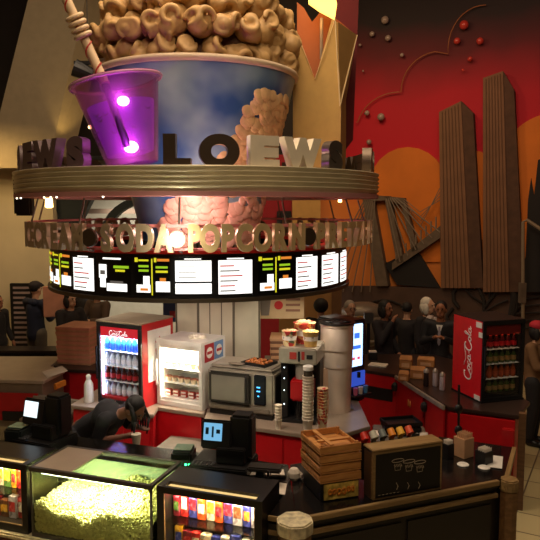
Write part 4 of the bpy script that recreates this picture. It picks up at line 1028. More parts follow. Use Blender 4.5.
for k in range(4):
    for j in range(3):
        p = t.location+Matrix.Rotation(rz3-.2,3,'Z') @ Vector((-.1+.065*k+rnd.uniform(-.01,.01), -.06+.07*j, .012))
        o = MB().ell((0,0,.015),(.027,.022,.017),10,k=6).build('pretzel_bite', M('baked_brown', (180,104,48), .45, noise_amt=.3, nscale=30), loc=p, smooth='all')
        tag(o, 'golden baked bite on the black tray on the oven', 'pretzel bite', 'baked bites on the oven tray')
t = T('oven_dish', 'small oval steel dish at the front left of the oven top', 'dish', l3+Rz3 @ Vector((.31,.07,hv)), rz3)
MB().lathe([(.05,0),(.085,.02),(.08,.024),(.045,.006)], 20, X=Matrix.Diagonal((1.1,.6,1,1))).build('dish', steel_d, t, smooth=True)
# cups
def cup_stack(label, p, n, r, h, pitch, mts, lid=None, grp=None, cap=None):
    for k in range(n):
        o = bpy.data.objects.new('paper_cup', CUPM[(r,h)]) if (r,h) in CUPM else None
        if o is None:
            CUPM[(r,h)] = MB().lathe([(r*.72,0),(r,h),(r*1.06,h+.002),(r*1.06,h+.009),(r*.95,h+.009),(r*.68,.005)], 16, cap=False).mesh('paper_cup', mts)
            for q_ in CUPM[(r,h)].polygons: q_.use_smooth = True
            o = bpy.data.objects.new('paper_cup', CUPM[(r,h)])
        COL.objects.link(o); o.location = (p[0],p[1],p[2]+pitch*(n-1-k)); o.rotation_euler = (0,0,rnd.uniform(0,3))
        tag(o, label, 'paper cup', grp or label)
CUPM = {}
cupw = M('cup_white', (232,220,200), .6)
cup_stack('white paper cup in the tallest stack in front of the coffee machine', (.36,6.03,.92), 15, .052, .12, .03, cupw)
t = T('cup_tower_top', 'upturned clear cup with white lid on the tall white cup stack', 'cup', (.36,6.03,.92+15*.03+.09))
MB().lathe([(.044,0),(.04,.06)], 16).build('clear_cup', M('smoky_plastic', (70,60,50), .25), t, smooth=True); MB().lathe([(.044,.06),(.05,.065),(.048,.10),(.03,.108)], 16).build('lid', white, t, smooth=True)
CUPM2 = dict(CUPM)
rcup = Mprint('cup_red_print', [(226,200,160),(200,60,50),(232,210,170),(214,150,90)], 40)
cup_stack('cream and red printed cup in the stack right of the tall white cups', (.50,6.06,.92), 11, .05, .13, .028, rcup)
cup_stack('small white cup in the short stack in front of the oven corner', (.08,6.12,.92), 6, .034, .09, .028, cupw)
# coffee machine
rz4 = math.radians(-15); l4 = Vector((.10,6.32,.92)); t = T('coffee_machine', 'tall black and steel coffee machine with red panel right of the oven', 'coffee machine', l4, rz4)
MB().box(0,.36,0,.40,0,.04).box(0,.07,.03,.40,.04,.76).box(.07,.36,.2,.40,.04,.60).build('body', blk, t, bevel=.008)
MB().box(-.01,.37,-.02,.42,.60,.76).build('head', steel, t, bevel=.01)
for a_ in ((.10,.17,-.026,-.018,.65,.72),(.22,.25,-.026,-.018,.65,.73)): MB().box(*a_).build('button_panel', M('decal_red', (160,50,44), .4), t)
for a_ in ((.185,.205,-.026,-.018,.63,.73),(.27,.33,-.026,-.018,.66,.70)): MB().box(*a_).build('decal', blk, t)
MB().cone((.21,.09,.44),(.21,.09,.60),.07,.08,16).build('brew_cone', steel, t, smooth=True)
MB().box(.10,.32,.0,.20,.22,.44).build('red_front', M('coffee_red', (170,24,30), .35), t, bevel=.02)
MB().cone((.21,.09,.04),(.21,.09,.22),.085,.07,16).build('carafe', blkgl, t, smooth=True)
mb = MB()
for z in (.18,.32,.44,.55): mb.ell((.035,.028,z),(.006,.005,.008),8,k=5)
mb.build('status_light', emis('led_white', (200,215,225), 4), t)
Rz4 = Matrix.Rotation(rz4,3,'Z')
bk = Mprint('bucket_print', [(196,50,44),(226,196,150),(170,40,40),(220,150,80)], 22); bkt = M('bucket_gold', (214,176,100), .5, noise_amt=.3, nscale=14)
for (x,y,s,m_,lb,zz) in ((.07,.10,.85,Mprint('bucket_mixed', [(210,190,140),(190,50,50),(226,206,160),(90,110,70),(214,150,70)], 26),'short printed popcorn bucket at the left front on the coffee machine',0),(.19,.26,1.2,bk,'tallest red printed popcorn bucket at the back on the coffee machine',0),(.28,.12,.85,bkt,'gold popcorn bucket with white top at the right front on the coffee machine',0)):
    p = l4+Rz4 @ Vector((x,y,.76)); t = T('popcorn_bucket', lb, 'bucket', p, 0, 'popcorn buckets on the coffee machine')
    MB().lathe([(.072*s,0),(.092*s,.17*s),(.097*s,.175*s),(.086*s,.178*s)], 20).build('bucket', m_, t, smooth=True)
    mb = MB()
    for k in range(22): a = rnd.uniform(0,6.28); q_ = rnd.uniform(0,.07)*s; mb.ell((q_*math.cos(a),q_*math.sin(a),.175*s),(.02*s,.018*s,.018*s),7,k=5)
    mb.build('contents', M('cream_fill', (232,206,160), .6), t)
    MB().lathe([(.083*s,.07*s),(.0885*s,.12*s)],20,cap=False).build('print_band', cbm[2], t, smooth=True)
# steel dispenser cylinder
l5 = Vector((.70,6.72,.92)); t = T('steel_cup_dispenser', 'tall brushed steel cylinder with black open top behind the cups', 'dispenser', l5)
MB().lathe([(.15,0),(.16,.48),(.165,.48),(.165,.66),(.172,.66),(.172,.90),(.18,.905),(.18,.925),(.172,.93)], 40, cap=False).build('cylinder', M('polished_steel', (224,206,190), .3, .3, noise_amt=.05), t, smooth=True)
MB().lathe([(.165,.925),(.19,.93),(.19,.945),(.165,.95),(.12,.93),(.01,.92)], 32).build('top_ring', blk, t, smooth=True)
MB().box(-.2,.18,-.02,.2,0,.02).build('base', steel_d, t)
for a in (0,1.6,3.1,4.7): MB().ell((.09*math.cos(a),.09*math.sin(a),.945),(.06,.06,.018),12,k=6).build('top_flap', blk, t)
t = T('white_sheet', 'pale folded paper sheet leaning between the coffee machine and steel cylinder', 'paper', (.53,6.62,.92), -.3)
MB().slab([(-.04,0,0),(.08,0,0),(.10,0,.36),(.06,0,.48),(-.05,0,.42)], Vector((0,.02,0))).build('sheet', M('sheet_beige', (186,150,124), .7), t)
# soda screen machine
l6 = Vector((.86,7.05,.86)); rz6 = math.radians(38); t = T('soda_machine', 'black soda machine with glowing blue-white touch screen', 'soda machine', l6, rz6)
MB().box(-.02,.30,.02,.50,0,.94).build('body', blk, t, bevel=.02)
MB().box(.04,.24,.008,.022,.42,.90).build('screen', emis('soda_screen', (170,205,255), 2.4), t, bevel=.01)
MB().box(.10,.18,.003,.009,.74,.80).box(.08,.2,.003,.009,.62,.66).build('screen_icons', emis('soda_icon', (60,110,220), 1.4), t)
MB().box(.07,.11,.003,.009,.50,.53).box(.15,.19,.003,.009,.50,.53).build('screen_icons', emis('soda_icon_red', (220,80,100), 1.2), t)
MB().box(.03,.27,-.0,.02,.2,.36).build('nozzle_panel', emis('nozzle_blue', (50,80,190), .9), t)
MB().cone((.15,-.02,.3),(.15,-.02,.36),.02).box(.02,.28,-.10,.02,.10,.12).build('drip_tray', blk, t)
for k in range(3): tag(MB().lathe([(.022,0),(.03,.08)],12).build('soda_cup', [M('cup_pink',(230,120,160),.4),cupw,M('cup_teal',(90,160,210),.4)][k], loc=l6+Matrix.Rotation(rz6,3,'Z') @ Vector((.07+.08*k,-.05,.12)), smooth=True), ['pink','white','teal'][k]+' cup on the drip tray of the glowing soda machine', 'cup')
# ================================================================ RIGHT BACK COUNTER
pcD = [(.95,8.35),(1.58,7.92),(1.86,6.62),(2.48,6.33),(2.78,6.80),(2.66,7.7),(2.6,8.6),(2.3,9.05),(.95,9.1)]
cD = poly_counter('service_counter', 'red right rear counter bending around to the big red cooler', pcD, .98, top=M('counter_top_dim', (50,36,32), .35), inset=.05)
def panel_on(t, a, b, z0, z1, mt, name='panel', off=.0, u0=0, u1=1, th=.02):
    a = Vector((*a,0))-Vector((t.location.x,t.location.y,0)); b = Vector((*b,0))-Vector((t.location.x,t.location.y,0)); L = (b-a).length; rz = math.atan2((b-a).y,(b-a).x)
    return MB().box(L*u0,L*u1,-th-off,.0-off,z0,z1).build(name, mt, t, a, rz, bevel=.005)
panel_on(cD, (.97,8.37),(1.60,7.96), .05,.92, red_p, 'door', .0, .0,.98)
o = panel_on(cD, (.97,8.37),(1.60,7.96), .62,.78, blk, 'shelf_slot', .022, .22,.92, .01)
for u0,u1 in ((.03,.60),(.64,.97)):
    dp = panel_on(cD, (1.58,7.93),(1.86,6.63), .05,.93, red_p, 'door', .01, u0, u1); 
panel_on(cD, (1.58,7.93),(1.86,6.63), .935,.985, steel, 'edge_rail', .02, .02, .98, .03)
panel_on(cD, (1.86,6.62),(2.48,6.33), .05,.93, red_p, 'door', .01, .02, .96)
MB().box(-.035,.035,-.035,.035,0,1.0).build('end_post', Mwood('post_brown',(84,58,38),(104,74,48),4,.5), cD, Vector((2.53,6.36,0))-cD.location, -.4)
# letter M badge
me = text_mesh('M', .07, .006, 1, .004); a = Vector((1.58,7.93)); b = Vector((1.86,6.63)); p = a.lerp(b,.34)
obj('badge', me, M('badge_gold', (220,150,80), .5), cD, Vector((p.x-.04,p.y-.01,.72))-cD.location, math.atan2((b-a).y,(b-a).x))
for u in (.04,.66):
    q_ = a.lerp(b,u); MB().ell((q_.x-.05-cD.location.x, q_.y-cD.location.y,.84),(.045,.045,.06),10,k=6).build('black_knob', blk, cD)
# far right red cooler
l7 = Vector((2.24,6.74,.98)); rz7 = math.radians(17)
t7, zs = cooler('drinks_cooler', 'big bright red sided cooler with dark glass door and white script at right', l7, rz7, .52, .56, .88, M('cooler_black', (22,20,20), .45), blk, M('liner_dark', (40,34,30), .6), 4, None, None, M('header_dark_red', (120,26,26), .5))
MB().box(-.006,.0,.02,.55,.02,.87).build('side_panel', M('cooler_red', (224,24,34), .4), t7)
script_logo(.165, t7, Matrix.Translation((-.009,.21,.20)) @ Matrix.Rotation(-PI/2,4,'Z') @ Matrix.Rotation(-PI/2,4,'Y') , whl, 'side_logo')
MB().box(-.012,-.004,.02,.12,.80,.86).box(-.012,-.004,.01,.07,.70,.755).box(-.012,-.004,.02,.12,.02,.07).build('sticker', white, t7)
MB().box(-.008,.528,-.004,.565,-.0,.018).build('bottom_rail', blk, t7)
gb = bottle_mesh('drink_bottle', M('bottle_amber', (150,70,30), .2), M('label_orange', (170,70,40), .4), M('cap_dark', (60,30,30), .4), .15)
gr = bottle_mesh('drink_bottle', M('bottle_green', (60,80,40), .2), M('label_tan', (150,120,70), .4), M('cap_white'), .15)
fill(t7, zs, [gr, gb, gr, rb], .52,.56,.90, 6, ['green bottle on the bottom shelf of the dark cooler at right','amber bottle on the second shelf of the dark cooler at right','green bottle on the third shelf of the dark cooler at right','dark cola bottle on the top shelf of the dark cooler at right'], 'bottles in the dark cooler', rz7)
Rz7 = Matrix.Rotation(rz7,3,'Z')
light('dark_cooler_light', 'AREA', l7+Rz7 @ Vector((.26,.06,.74)), .15, (255,190,130), .4, size_y=.05, target=l7+Rz7 @ Vector((.29,.3,.2)))
for b_ in (bb, rb, wb, gb, gr): kill(b_)
# goods on the right counter
bagm = M('kraft_bag', (178,120,66), .75, noise_amt=.2)
for px, y, w_, h_, lb in ((406,368,.16,.17,'kraft paper bag of food at the left on the right rear counter'),(418,378,.18,.15,'tan folded food bag in front on the right rear counter'),(426,366,.22,.13,'wide tan food bag nearest the man with a tie'),(404,380,.12,.12,'small kraft bag at the bend of the right rear counter')):
    p = atz(px,y,.98); p.y = max(p.y, 7.2); t = T('food_bag', lb, 'paper bag', p, rnd.uniform(-.4,.4), 'food bags on the right rear counter')
    mb = MB(); mb.box(-w_/2,w_/2,-.06,.06,0,h_*.7); mb.add([(-w_/2,-.06,h_*.7),(w_/2,-.06,h_*.7),(w_/2,.06,h_*.7),(-w_/2,.06,h_*.7),(-w_/2*.9,0,h_),(w_/2*.9,.01,h_)], [(0,1,5,4),(2,3,4,5),(0,4,3),(1,2,5)])
    mb.build('bag', bagm, t, bevel=.006); MB().box(-w_*.3,w_*.3,-.063,-.059,h_*.15,h_*.45).build('label', cardb, t)
for px, y, lb, m_ in ((426,384,'dark cup at the left of the row beside the big red cooler',M('cup_dark',(50,36,34),.3)),(435,384,'left white shaker with metal top beside the big red cooler',white),(442,388,'right white shaker with metal top beside the big red cooler',white)):
    p = atz(px,y+2,.98); t = T('shaker_bottle', lb, 'shaker', p, 0, 'shakers beside the big red cooler')
    MB().lathe([(.028,0),(.034,.01),(.03,.16)],14).build('body', M('shaker_pale',(200,186,190),.35) if m_ is white else m_, t, smooth=True); MB().lathe([(.032,.16),(.032,.185),(.012,.21)],14).build('top', steel, t, smooth=True)
for px,y,lb in ((455,352,'a'),):
    pass
t = T('takeout_container', 'flat white takeout tray on the red rear counter behind the soda machine', 'tray', Vector((1.42,8.4,.98)), -.4)
MB().box(-.12,.12,-.08,.08,0,.02).build('tray', paper, t, bevel=.005)
t = T('napkin_holder', 'pale napkin holder on the rear counter behind the soda machine', 'napkin holder', Vector((1.40,8.75,.98)), 0)
MB().box(-.06,.06,-.05,.05,0,.10).build('holder', blk, t, bevel=.006); MB().box(-.05,.05,-.04,.04,.1,.12).build('napkins', paper, t)
# inside island at right: steel bin with black trays, white jug, cups
t = T('steel_ice_bin', 'grey steel ice bin with sloped front inside the counter at right', 'ice bin', Vector((1.02,6.05,0)), -.12)
MB().prism([(-.02,0),(.50,0),(.50,.5),(-.02,.5)],0,.82).build('body', steel_d, t, bevel=.01)
MB().slab([(-.02,-.02,.55),(.5,-.02,.55),(.5,.2,.86),(-.02,.2,.86)], Vector((0,.02,-.01))).build('sloped_front', M('steel_soft',(150,140,132),.35,.6), t)
for k in range(3):
    s_ = T('serving_tray', ['lower','middle','upper'][k]+' black serving tray lying on the steel ice bin', 'tray', Vector((1.30,6.30,.82+.045*k)), .2*k-.2, 'black trays on the ice bin')
    MB().box(-.17,.17,-.11,.11,0,.012).box(-.18,.18,-.12,-.11,0,.04).box(-.18,.18,.11,.12,0,.04).box(-.18,-.17,-.12,.12,0,.04).box(.17,.18,-.12,.12,0,.04).build('tray', blk, s_, bevel=.004)
t = T('side_counter', 'low dark inner counter behind the crates and capped bottles', 'counter', Vector((.45,5.35,0)), .1)
MB().box(0,.95,0,.42,0,.80).build('body', M('inner_dark',(50,34,30),.5), t); MB().box(-.01,.97,-.01,.44,.80,.83).build('worktop', steel_d, t)
t = T('milk_jug', 'rounded white plastic jug behind the wooden crates', 'jug', Vector((.66,5.55,.83)), .3)
MB().box(-.05,.05,-.05,.05,0,.2).build('body', white, t, bevel=.03, smooth=True); MB().cone((0,0,.2),(0,0,.23),.02).build('cap', white, t); MB().tube([(.05,0,.18),(.08,0,.15),(.08,0,.08),(.05,0,.05)],.01).build('handle', white, t)
for k,(x,y) in enumerate(((.84,5.5),(.93,5.55),(1.02,5.52))):
    t = T('sauce_cup', ['left','middle','right'][k]+' pale pink cup in the row behind the capped bottles', 'cup', Vector((x,y,.83)), 0, 'pale cups behind the capped bottles')
    MB().lathe([(.03,0),(.042,.10),(.035,.12)],16).build('cup', M('cup_blush',(200,160,148),.5), t, smooth=True)
t = T('pole_stand', 'thin black pole leaning beside the big red cooler', 'pole', atz(430,470,.0)); 
p0 = Vector((1.86,6.2,0)); t.location = p0; p1 = at(459,385,6.2)-p0
MB().cone((0,0,0),p1,.012,n=8).build('pole', blk, t); MB().cone((0,0,0),(0,0,.02),.1,n=16).build('base', blk, t)
[MB().ell(p1*u_,(.04,.03,.05)).build('clamp', blk, t) for u_ in (.82,.66)]
# ================================================================ LEFT COUNTERS
pcE = [(-4.4,7.75),(-2.70,7.60),(-2.60,8.12),(-2.86,8.34),(-2.87,8.9),(-4.5,8.9)]
cE = poly_counter('service_counter', 'steel topped left rear counter with grey steel front', pcE, .99, top=M('steel_light_top',(190,176,156),.4,.2), body=M('steel_front',(140,126,108),.45,.25), inset=.03)
panel_on(cE, (-4.0,7.75),(-2.72,7.63), .50,.84, red_p, 'red_panel', .03, .50, .97)
o = panel_on(cE, (-4.0,7.75),(-2.72,7.63), .50,.62, blk, 'slot', .055, .62, .85, .01)
panel_on(cE, (-2.68,7.62),(-2.50,8.2), .84,.91, M('sticker_orange',(226,140,50),.5), 'sticker', .0, .25,.6,.035)
t = T('ice_chest', 'grey stainless steel chest with sloping front at left inside the island', 'ice chest', Vector((-2.86,7.22,0)), math.radians(-22))
MB().box(0,.62,.0,.36,0,.66).build('body', M('steel_front'), t, bevel=.01)
MB().slab([(0,-.02,.50),(.62,-.02,.50),(.62,.25,.86),(0,.25,.86)], Vector((0,.03,-.02))).box(0,.62,.25,.36,.66,.84).build('lid', steel_d, t)
MB().box(.06,.56,-.035,-.02,.40,.42).build('handle', steel, t)
pcF = [(-2.48,8.2),(-2.0,8.0),(-1.75,8.7),(-2.2,9.0)]
cF = poly_counter('service_counter', 'narrow red counter under the stack of pizza boxes', [(-2.83,8.36),(-2.57,8.14),(-2.08,8.05),(-1.85,8.75),(-2.3,9.1),(-2.84,9.0)], .995, top=M('counter_top_dim'), inset=.02)
slabpaper('paper_sheet', [(42,372),(62,366),(68,371),(47,378)], .995, 'white paper sheets lying on the left steel counter')
for k in range(8):
    t = T('pizza_box', 'brown cardboard pizza box, %s in the tall stack by the red cooler' % ['bottom','second','third','fourth','fifth','sixth','seventh','top'][k], 'cardboard box', Vector((-2.52+rnd.uniform(-.012,.012),8.62,.995+k*.062)), math.radians(-14)+rnd.uniform(-.03,.03), 'pizza boxes in the tall stack')
    MB().box(-.24,.24,-.24,.24,0,.045).build('base', cardb, t, bevel=.004); MB().box(-.245,.245,-.245,.245,.02,.06).build('lid', M('cardboard_pink',(216,152,122),.8,noise_amt=.1), t, bevel=.006)
t = T('white_bottle', 'white plastic bottle standing at the left foot of the red sided cooler', 'bottle', Vector((-1.99,7.0,.92)))
MB().lathe([(.05,0),(.055,.02),(.05,.2),(.025,.25)],16).build('body', white, t, smooth=True); MB().lathe([(.025,.25),(.028,.29),(.01,.31)],12).build('cap', white, t)
t = T('low_barrier', 'long low black barrier in front of the standing man at left', 'barrier', Vector((-5.2,9.7,0)), -.02)
MB().box(0,2.35,0,.3,0,.86).build('body', blk, t, bevel=.01); MB().box(-.01,2.36,-.02,.32,.86,.9).build('cap_board', M('barrier_top',(48,40,36),.3), t)
# notice board behind the man
t = T('notice_board', 'dark framed notice board with pale lines behind the man at left', 'notice board', at(22,352,11.6)); z1_ = 1.2
MB().box(-.18,.30,0,.06,-.1,1.25).build('frame', blk, t, bevel=.01)
mb = MB()
for k in range(12): mb.box(-.12,-.12+rnd.uniform(.2,.34),-.006,.002,1.15-.09*k,1.19-.09*k)
mb.build('text_lines', M('board_text',(150,130,130),.6), t)
t = T('pizza_box_held', 'pink-tan cardboard box carried at shoulder height by a customer', 'cardboard box', at(58,300,10.2), .3)
MB().box(-.22,.20,-.05,.05,-.26,.22).build('box', M('cardboard_pink'), t, bevel=.01)
t = T('wall_phone', 'blue and red poster on the rear wall left of the central pillar', 'poster', at(171,311,9.8)); t.name = 'wall_poster'
MB().box(-.12,.12,0,.02,-.17,.17).build('sheet', M('poster_blue',(50,70,120),.6), t); MB().box(-.02,.10,-.004,0,-.1,.0).build('red_patch', M('poster_red',(160,40,50),.6), t)
# right of the pillar: hanging pretzel sign, crates behind
t = T('pretzel_sign', 'tan hanging sign with a cup picture and red disc below the menus', 'sign', at(281,306,8.1)); 
MB().box(-.31,.29,0,.02,-.16,.15).build('board', M('sign_tan',(196,170,130),.6), t)
MB().lathe([(.05,-.12),(.075,.10),(.07,.10)],14,X=Matrix.Translation((-.2,-.0,0)) @ Matrix.Diagonal((1,.15,1,1))).build('cup_picture', M('sign_grey',(120,110,100),.6), t)
MB().cone((-.03,-.004,0.01),(-.03,-.0,.01),.055,n=18).build('red_disc', M('disc_red'), t)
mb = MB()
for k in range(3): mb.box(.06,.24,-.004,0,.07-.07*k,.10-.07*k)
mb.build('text_lines', M('sign_line',(140,100,80),.6), t)
for x in (-.28,.26): MB().cone((x,.01,.15),(x,.01,.45),.004,n=5).build('wire', steel_d, t)
t = T('rear_counter', 'brown counter behind the coffee machine carrying flat boxes', 'counter', Vector((.0,8.05,0)), 0)
MB().box(-.05,.62,0,.7,0,1.0).build('body', brown, t); MB().box(-.07,.64,-.02,.72,1.0,1.03).build('worktop', steel_d, t)
for k in range(5):
    t = T('flat_box', 'flat brown box, %s in the pile behind the oven' % ['bottom','second','third','fourth','top'][k], 'cardboard box', Vector((.26,8.3,1.03+k*.075)), rnd.uniform(-.05,.05), 'flat boxes behind the oven')
    MB().box(-.25,.25,-.2,.2,0,.055).build('base', M('card_dim',(130,92,70),.8), t, bevel=.004); MB().box(-.255,.255,-.205,.205,.035,.072).build('lid', cardb, t, bevel=.004)
t = T('wall_panel', 'ochre partition wall behind the menus at the right', 'partition', Vector((.15,10.6,0)))
MB().box(0,1.0,0,.15,0,2.75).build('board', M('ochre_dim',(176,132,78),.8), t); MB().box(.86,1.02,-.04,.16,0,2.8).build('edge_post', M('ochre_dark',(120,84,50),.8), t)
t = T('car_prop', 'dusty grey car front prop with bright headlamp at the foot of the mural', 'car', at(372,345,11.2))
g = M('car_grey',(112,100,88),.4,.2)
MB().ell((-.2,.1,.30),(.62,.35,.36),18).ell((-.15,.1,.55),(.42,.28,.20),16).build('body', g, t, smooth='all')
MB().ell((-.62,-.12,.47),(.10,.08,.10),14).build('headlamp', emis('headlamp',(255,250,240),5), t, smooth='all')
MB().ell((-.22,-.2,.42),(.15,.1,.13),14).build('fender_lamp', M('lamp_brass',(180,150,90),.25,.8), t, smooth='all')
MB().tube([(-.8,-.2,.1),(-.3,-.3,.12),(.35,-.25,.1)],.03).build('bumper', steel_d, t)
t = T('camera_pole', 'slim dark lamp post rising beside the car prop', 'post', at(368,352,9.9)); 
MB().cone((0,0,-.6),(0,0,.45),.03,n=8).build('post', blk, t); MB().box(-.07,.07,-.05,.05,.45,.62).build('head', M('grey_dim',(70,66,64),.5), t, bevel=.01)
# ================================================================ PEOPLE
skin1 = M('skin_light', (206,158,128), .55); skin2 = M('skin_brown', (150,98,70), .55); skin3 = M('skin_dark', (104,66,48), .55)
eye_w = M('eye_dark', (24,18,16), .2); lipm = M('lip', (140,70,62), .5)
def person(label, loc, rz, skin, top, legs, hairm, hair='short', pose='stand', H=1.75, beard=False, extras=None):
    t = T('person', label, 'person', loc, rz); k = H/1.75; V = lambda x,y,z: Vector((x*k,y*k,z*k))
    lean = {'stand':0,'bend':1.08}.get(pose,0)
    hipz = .92
    def TT(p):           # bend the upper body forwards about the hips
        if not lean or p.z < hipz*k: return p
        q_ = Vector((0,.0,hipz*k)); r_ = Matrix.Rotation(lean,3,'X') @ (p-q_); return q_+r_
    hd = V(0,-.02,1.62); nk = V(0,.01,1.46); ch = V(0,.02,1.27); ws = V(0,.01,1.05); hp_ = V(0,0,.93)
    arms = []
    for s in (-1,1):
        sh = V(.19*s,.02,1.41)
        if pose == 'hold': el = V(.24*s,-.08,1.15); wr = V(.12*s,-.30,1.18)
        elif pose == 'chest': el = V(.25*s,-.02,1.14); wr = V(.07*s,-.24,1.25)
        elif pose == 'bend': el = V(.24*s,-.13,1.27); wr = V(.13*s,-.20,1.50)
        elif pose == 'phone': el = V(.24*s,-.10,1.16); wr = V(.10*s,-.20,1.46) if s < 0 else V(.2*s,-.12,.95)
        else: el = V(.24*s,.03,1.13); wr = V(.25*s,-.08,.90)
        if pose == 'phone' and s > 0: el = V(.24*s,.03,1.13)
        arms.append((sh, el, wr))
    b = MB(); c = lambda p: TT(p)
    b.cap(c(nk+V(0,0,-.06)), c(hd+V(0,.01,-.04)), .058*k, .052*k)
    up = (Matrix.Rotation(lean,3,'X') if lean else Matrix.Identity(3))
    Xh = Matrix.Translation(c(hd)) @ up.to_4x4()
    if pose == 'bend': Xh = Xh @ Matrix.Rotation(-.35,4,'X')
    b.ell((0,.01,.02),(.078*k,.096*k,.105*k),18,X=Xh,k=12).ell((0,-.025,-.055),(.056*k,.062*k,.062*k),14,X=Xh)
    b.ell((0,-.098*k,-.012*k),(.014*k,.022*k,.022*k),8,X=Xh).ell((0,-.088*k,.03*k),(.011*k,.016*k,.04*k),8,X=Xh)
    for s in (-1,1): b.ell((.08*s*k,.012*k,-.005*k),(.012*k,.022*k,.032*k),8,X=Xh)
    b.ell(c(ch),(.15*k,.10*k,.19*k),14); b.cap(c(ch), c(ws), .115*k, .11*k); b.cap(c(ws), hp_, .11*k,.13*k)
    for sh, el, wr in arms:
        sh, el, wr = c(sh), c(el), c(wr); b.cap(c(nk+V(0,0,-.05)), sh, .05*k,.055*k); b.cap(sh, el, .052*k,.04*k); b.cap(el, wr, .04*k,.027*k)
        d = (wr-el).normalized(); sd = d.cross(Vector((0,0,1))); sd = (sd if sd.length > .1 else Vector((1,0,0))).normalized(); nn = d.cross(sd).normalized()
        palm = wr+d*.05*k; b.cap(wr, palm+d*.02*k, .026*k,.030*k)
        for j in range(4):
            f0 = palm+d*.02*k+sd*(-.026+.0175*j)*k; L = (.06,.072,.068,.052)[j]*k
            f1 = f0+d*L*.55; f2 = f1+(d*.7+nn*.6)*L*.5; b.cap(f0,f1,.009*k,.0085*k,8); b.cap(f1,f2,.0085*k,.007*k,8)
        th = wr+d*.025*k-sd*.022*k; b.cap(th, th+(d*.6-sd*.7+nn*.2)*.05*k, .011*k,.009*k,8)
    for s in (-1,1):
        b.cap(V(.09*s,0,.92), V(.10*s,-.015,.50), .085*k,.055*k); b.cap(V(.10*s,-.015,.50), V(.10*s,.02,.09), .055*k,.036*k); b.cap(V(.10*s,.02,.06), V(.11*s,-.12,.04), .038*k,.03*k)
    b.build('body', skin, t, remesh=.0105, sm_it=2)
    sh_ = MB()
    sh_.ell(c(ch),(.175*k,.125*k,.20*k),16); sh_.cap(c(ch+V(0,0,.06)), c(ws), .14*k,.14*k,16); sh_.cap(c(ws), V(0,0,.88), .14*k,.155*k,16); sh_.ell(V(.05,0,.9),.13*k).ell(V(-.05,0,.9),.13*k)
    for sh, el, wr in arms:
        sh, el, wr = c(sh), c(el), c(wr); sh_.cap(c(nk+V(0,0,-.07)), sh, .062*k,.075*k)
        if pose == 'bend': sh_.cap(sh, sh.lerp(el,.85), .072*k,.062*k)
        else: sh_.cap(sh, el, .074*k,.058*k); sh_.cap(el, el.lerp(wr,.93), .058*k,.045*k)
    o = sh_.build('jacket' if pose != 'bend' else 'shirt', top, t, remesh=.016, sm_it=3)
    tr_ = MB()
    for s in (-1,1):
        tr_.cap(V(.085*s,.0,.90), V(.10*s,-.015,.50), .115*k,.08*k); tr_.cap(V(.10*s,-.015,.50), V(.10*s,.02,.12), .08*k,.062*k)
    tr_.ell(V(0,0,.90),(.15*k,.125*k,.1*k),14)
    tr_.build('trousers', legs, t, remesh=.016, sm_it=2)
    for s in (-1,1):
        so = MB().cap(V(.10*s,.03,.05), V(.115*s,-.13,.045), .048*k,.044*k).build('shoe', blk, t, smooth='all')
    # face
    for s in (-1,1):
        MB().ell((.031*s*k,-.083*k,.018*k),(.011*k,.008*k,.007*k),8,X=Xh,k=5).build('eye', eye_w, t)
        MB().box((.018 if s>0 else -.045)*k,(.045 if s>0 else -.018)*k,-.094*k,-.084*k,.036*k,.042*k,X=Xh).build('eyebrow', hairm, t)
    MB().ell((0,-.084*k,-.062*k),(.022*k,.010*k,.006*k),8,X=Xh,k=5).build('mouth', lipm, t)
    hb = MB()
    hb.ell((0,.03*k,.045*k),(.09*k,.095*k,.098*k),16,X=Xh,k=10)
    if hair == 'bob': hb.ell((0,.045*k,-.02*k),(.105*k,.085*k,.12*k),14,X=Xh); [hb.ell((.08*s*k,.0,-.04*k),(.03*k,.05*k,.09*k),10,X=Xh) for s in (-1,1)]
    if hair == 'puff': hb.ell((0,.04*k,.05*k),(.12*k,.12*k,.12*k),14,X=Xh)
    if hair == 'dreads':
        R = random.Random(2)
        for j in range(16):
            a = PI*(-.05+1.1*j/15); p0 = Xh @ Vector((.085*math.cos(a)*k,.02*k+.085*math.sin(a)*k,.06*k)); L = R.uniform(.16,.30)*k
            p1 = p0+Vector((R.uniform(-.03,.03),R.uniform(-.05,.0),-L*.5)); p2 = p1+Vector((R.uniform(-.02,.02),R.uniform(-.02,.02),-L*.5)); hb.cap(p0,p1,.016*k,.015*k,6); hb.cap(p1,p2,.015*k,.008*k,6)
    hb.build('hair', hairm, t, smooth='all')
    if extras:
        if 'cap' in extras: 
            cm_ = extras['cap']; MB().ell((0,.02*k,.075*k),(.096*k,.108*k,.075*k),16,X=Xh).cap(Xh @ Vector((0,-.08*k,.07*k)), Xh @ Vector((0,-.15*k,.055*k)), .04*k,.012*k).build('cap', cm_, t, smooth='all')
        if 'tie' in extras:
            MB().slab([V(-.045,-.128,1.42),V(0,-.14,1.28),V(.045,-.128,1.42)], V(0,-.012,0)).build('shirt_front', white, t)
            MB().slab([V(-.014,-.145,1.40),V(.014,-.145,1.40),V(.022,-.155,1.16),V(0,-.155,1.12),V(-.022,-.155,1.16)], V(0,-.01,0)).build('tie', extras['tie'], t)
        if 'glasses' in extras:
            g_ = MB()
            for s in (-1,1): g_.tube([Xh @ Vector((.033*s*k+.022*k*math.cos(u), -.100*k, .017*k+.016*k*math.sin(u))) for u in [2*PI*j/12 for j in range(13)]], .0028*k, 5)
            g_.build('glasses', blk, t)
        if 'hood' in extras: MB().cap(V(-.09,.09,1.43), V(.09,.09,1.43), .06*k).build('hood', extras['hood'], t, smooth='all')
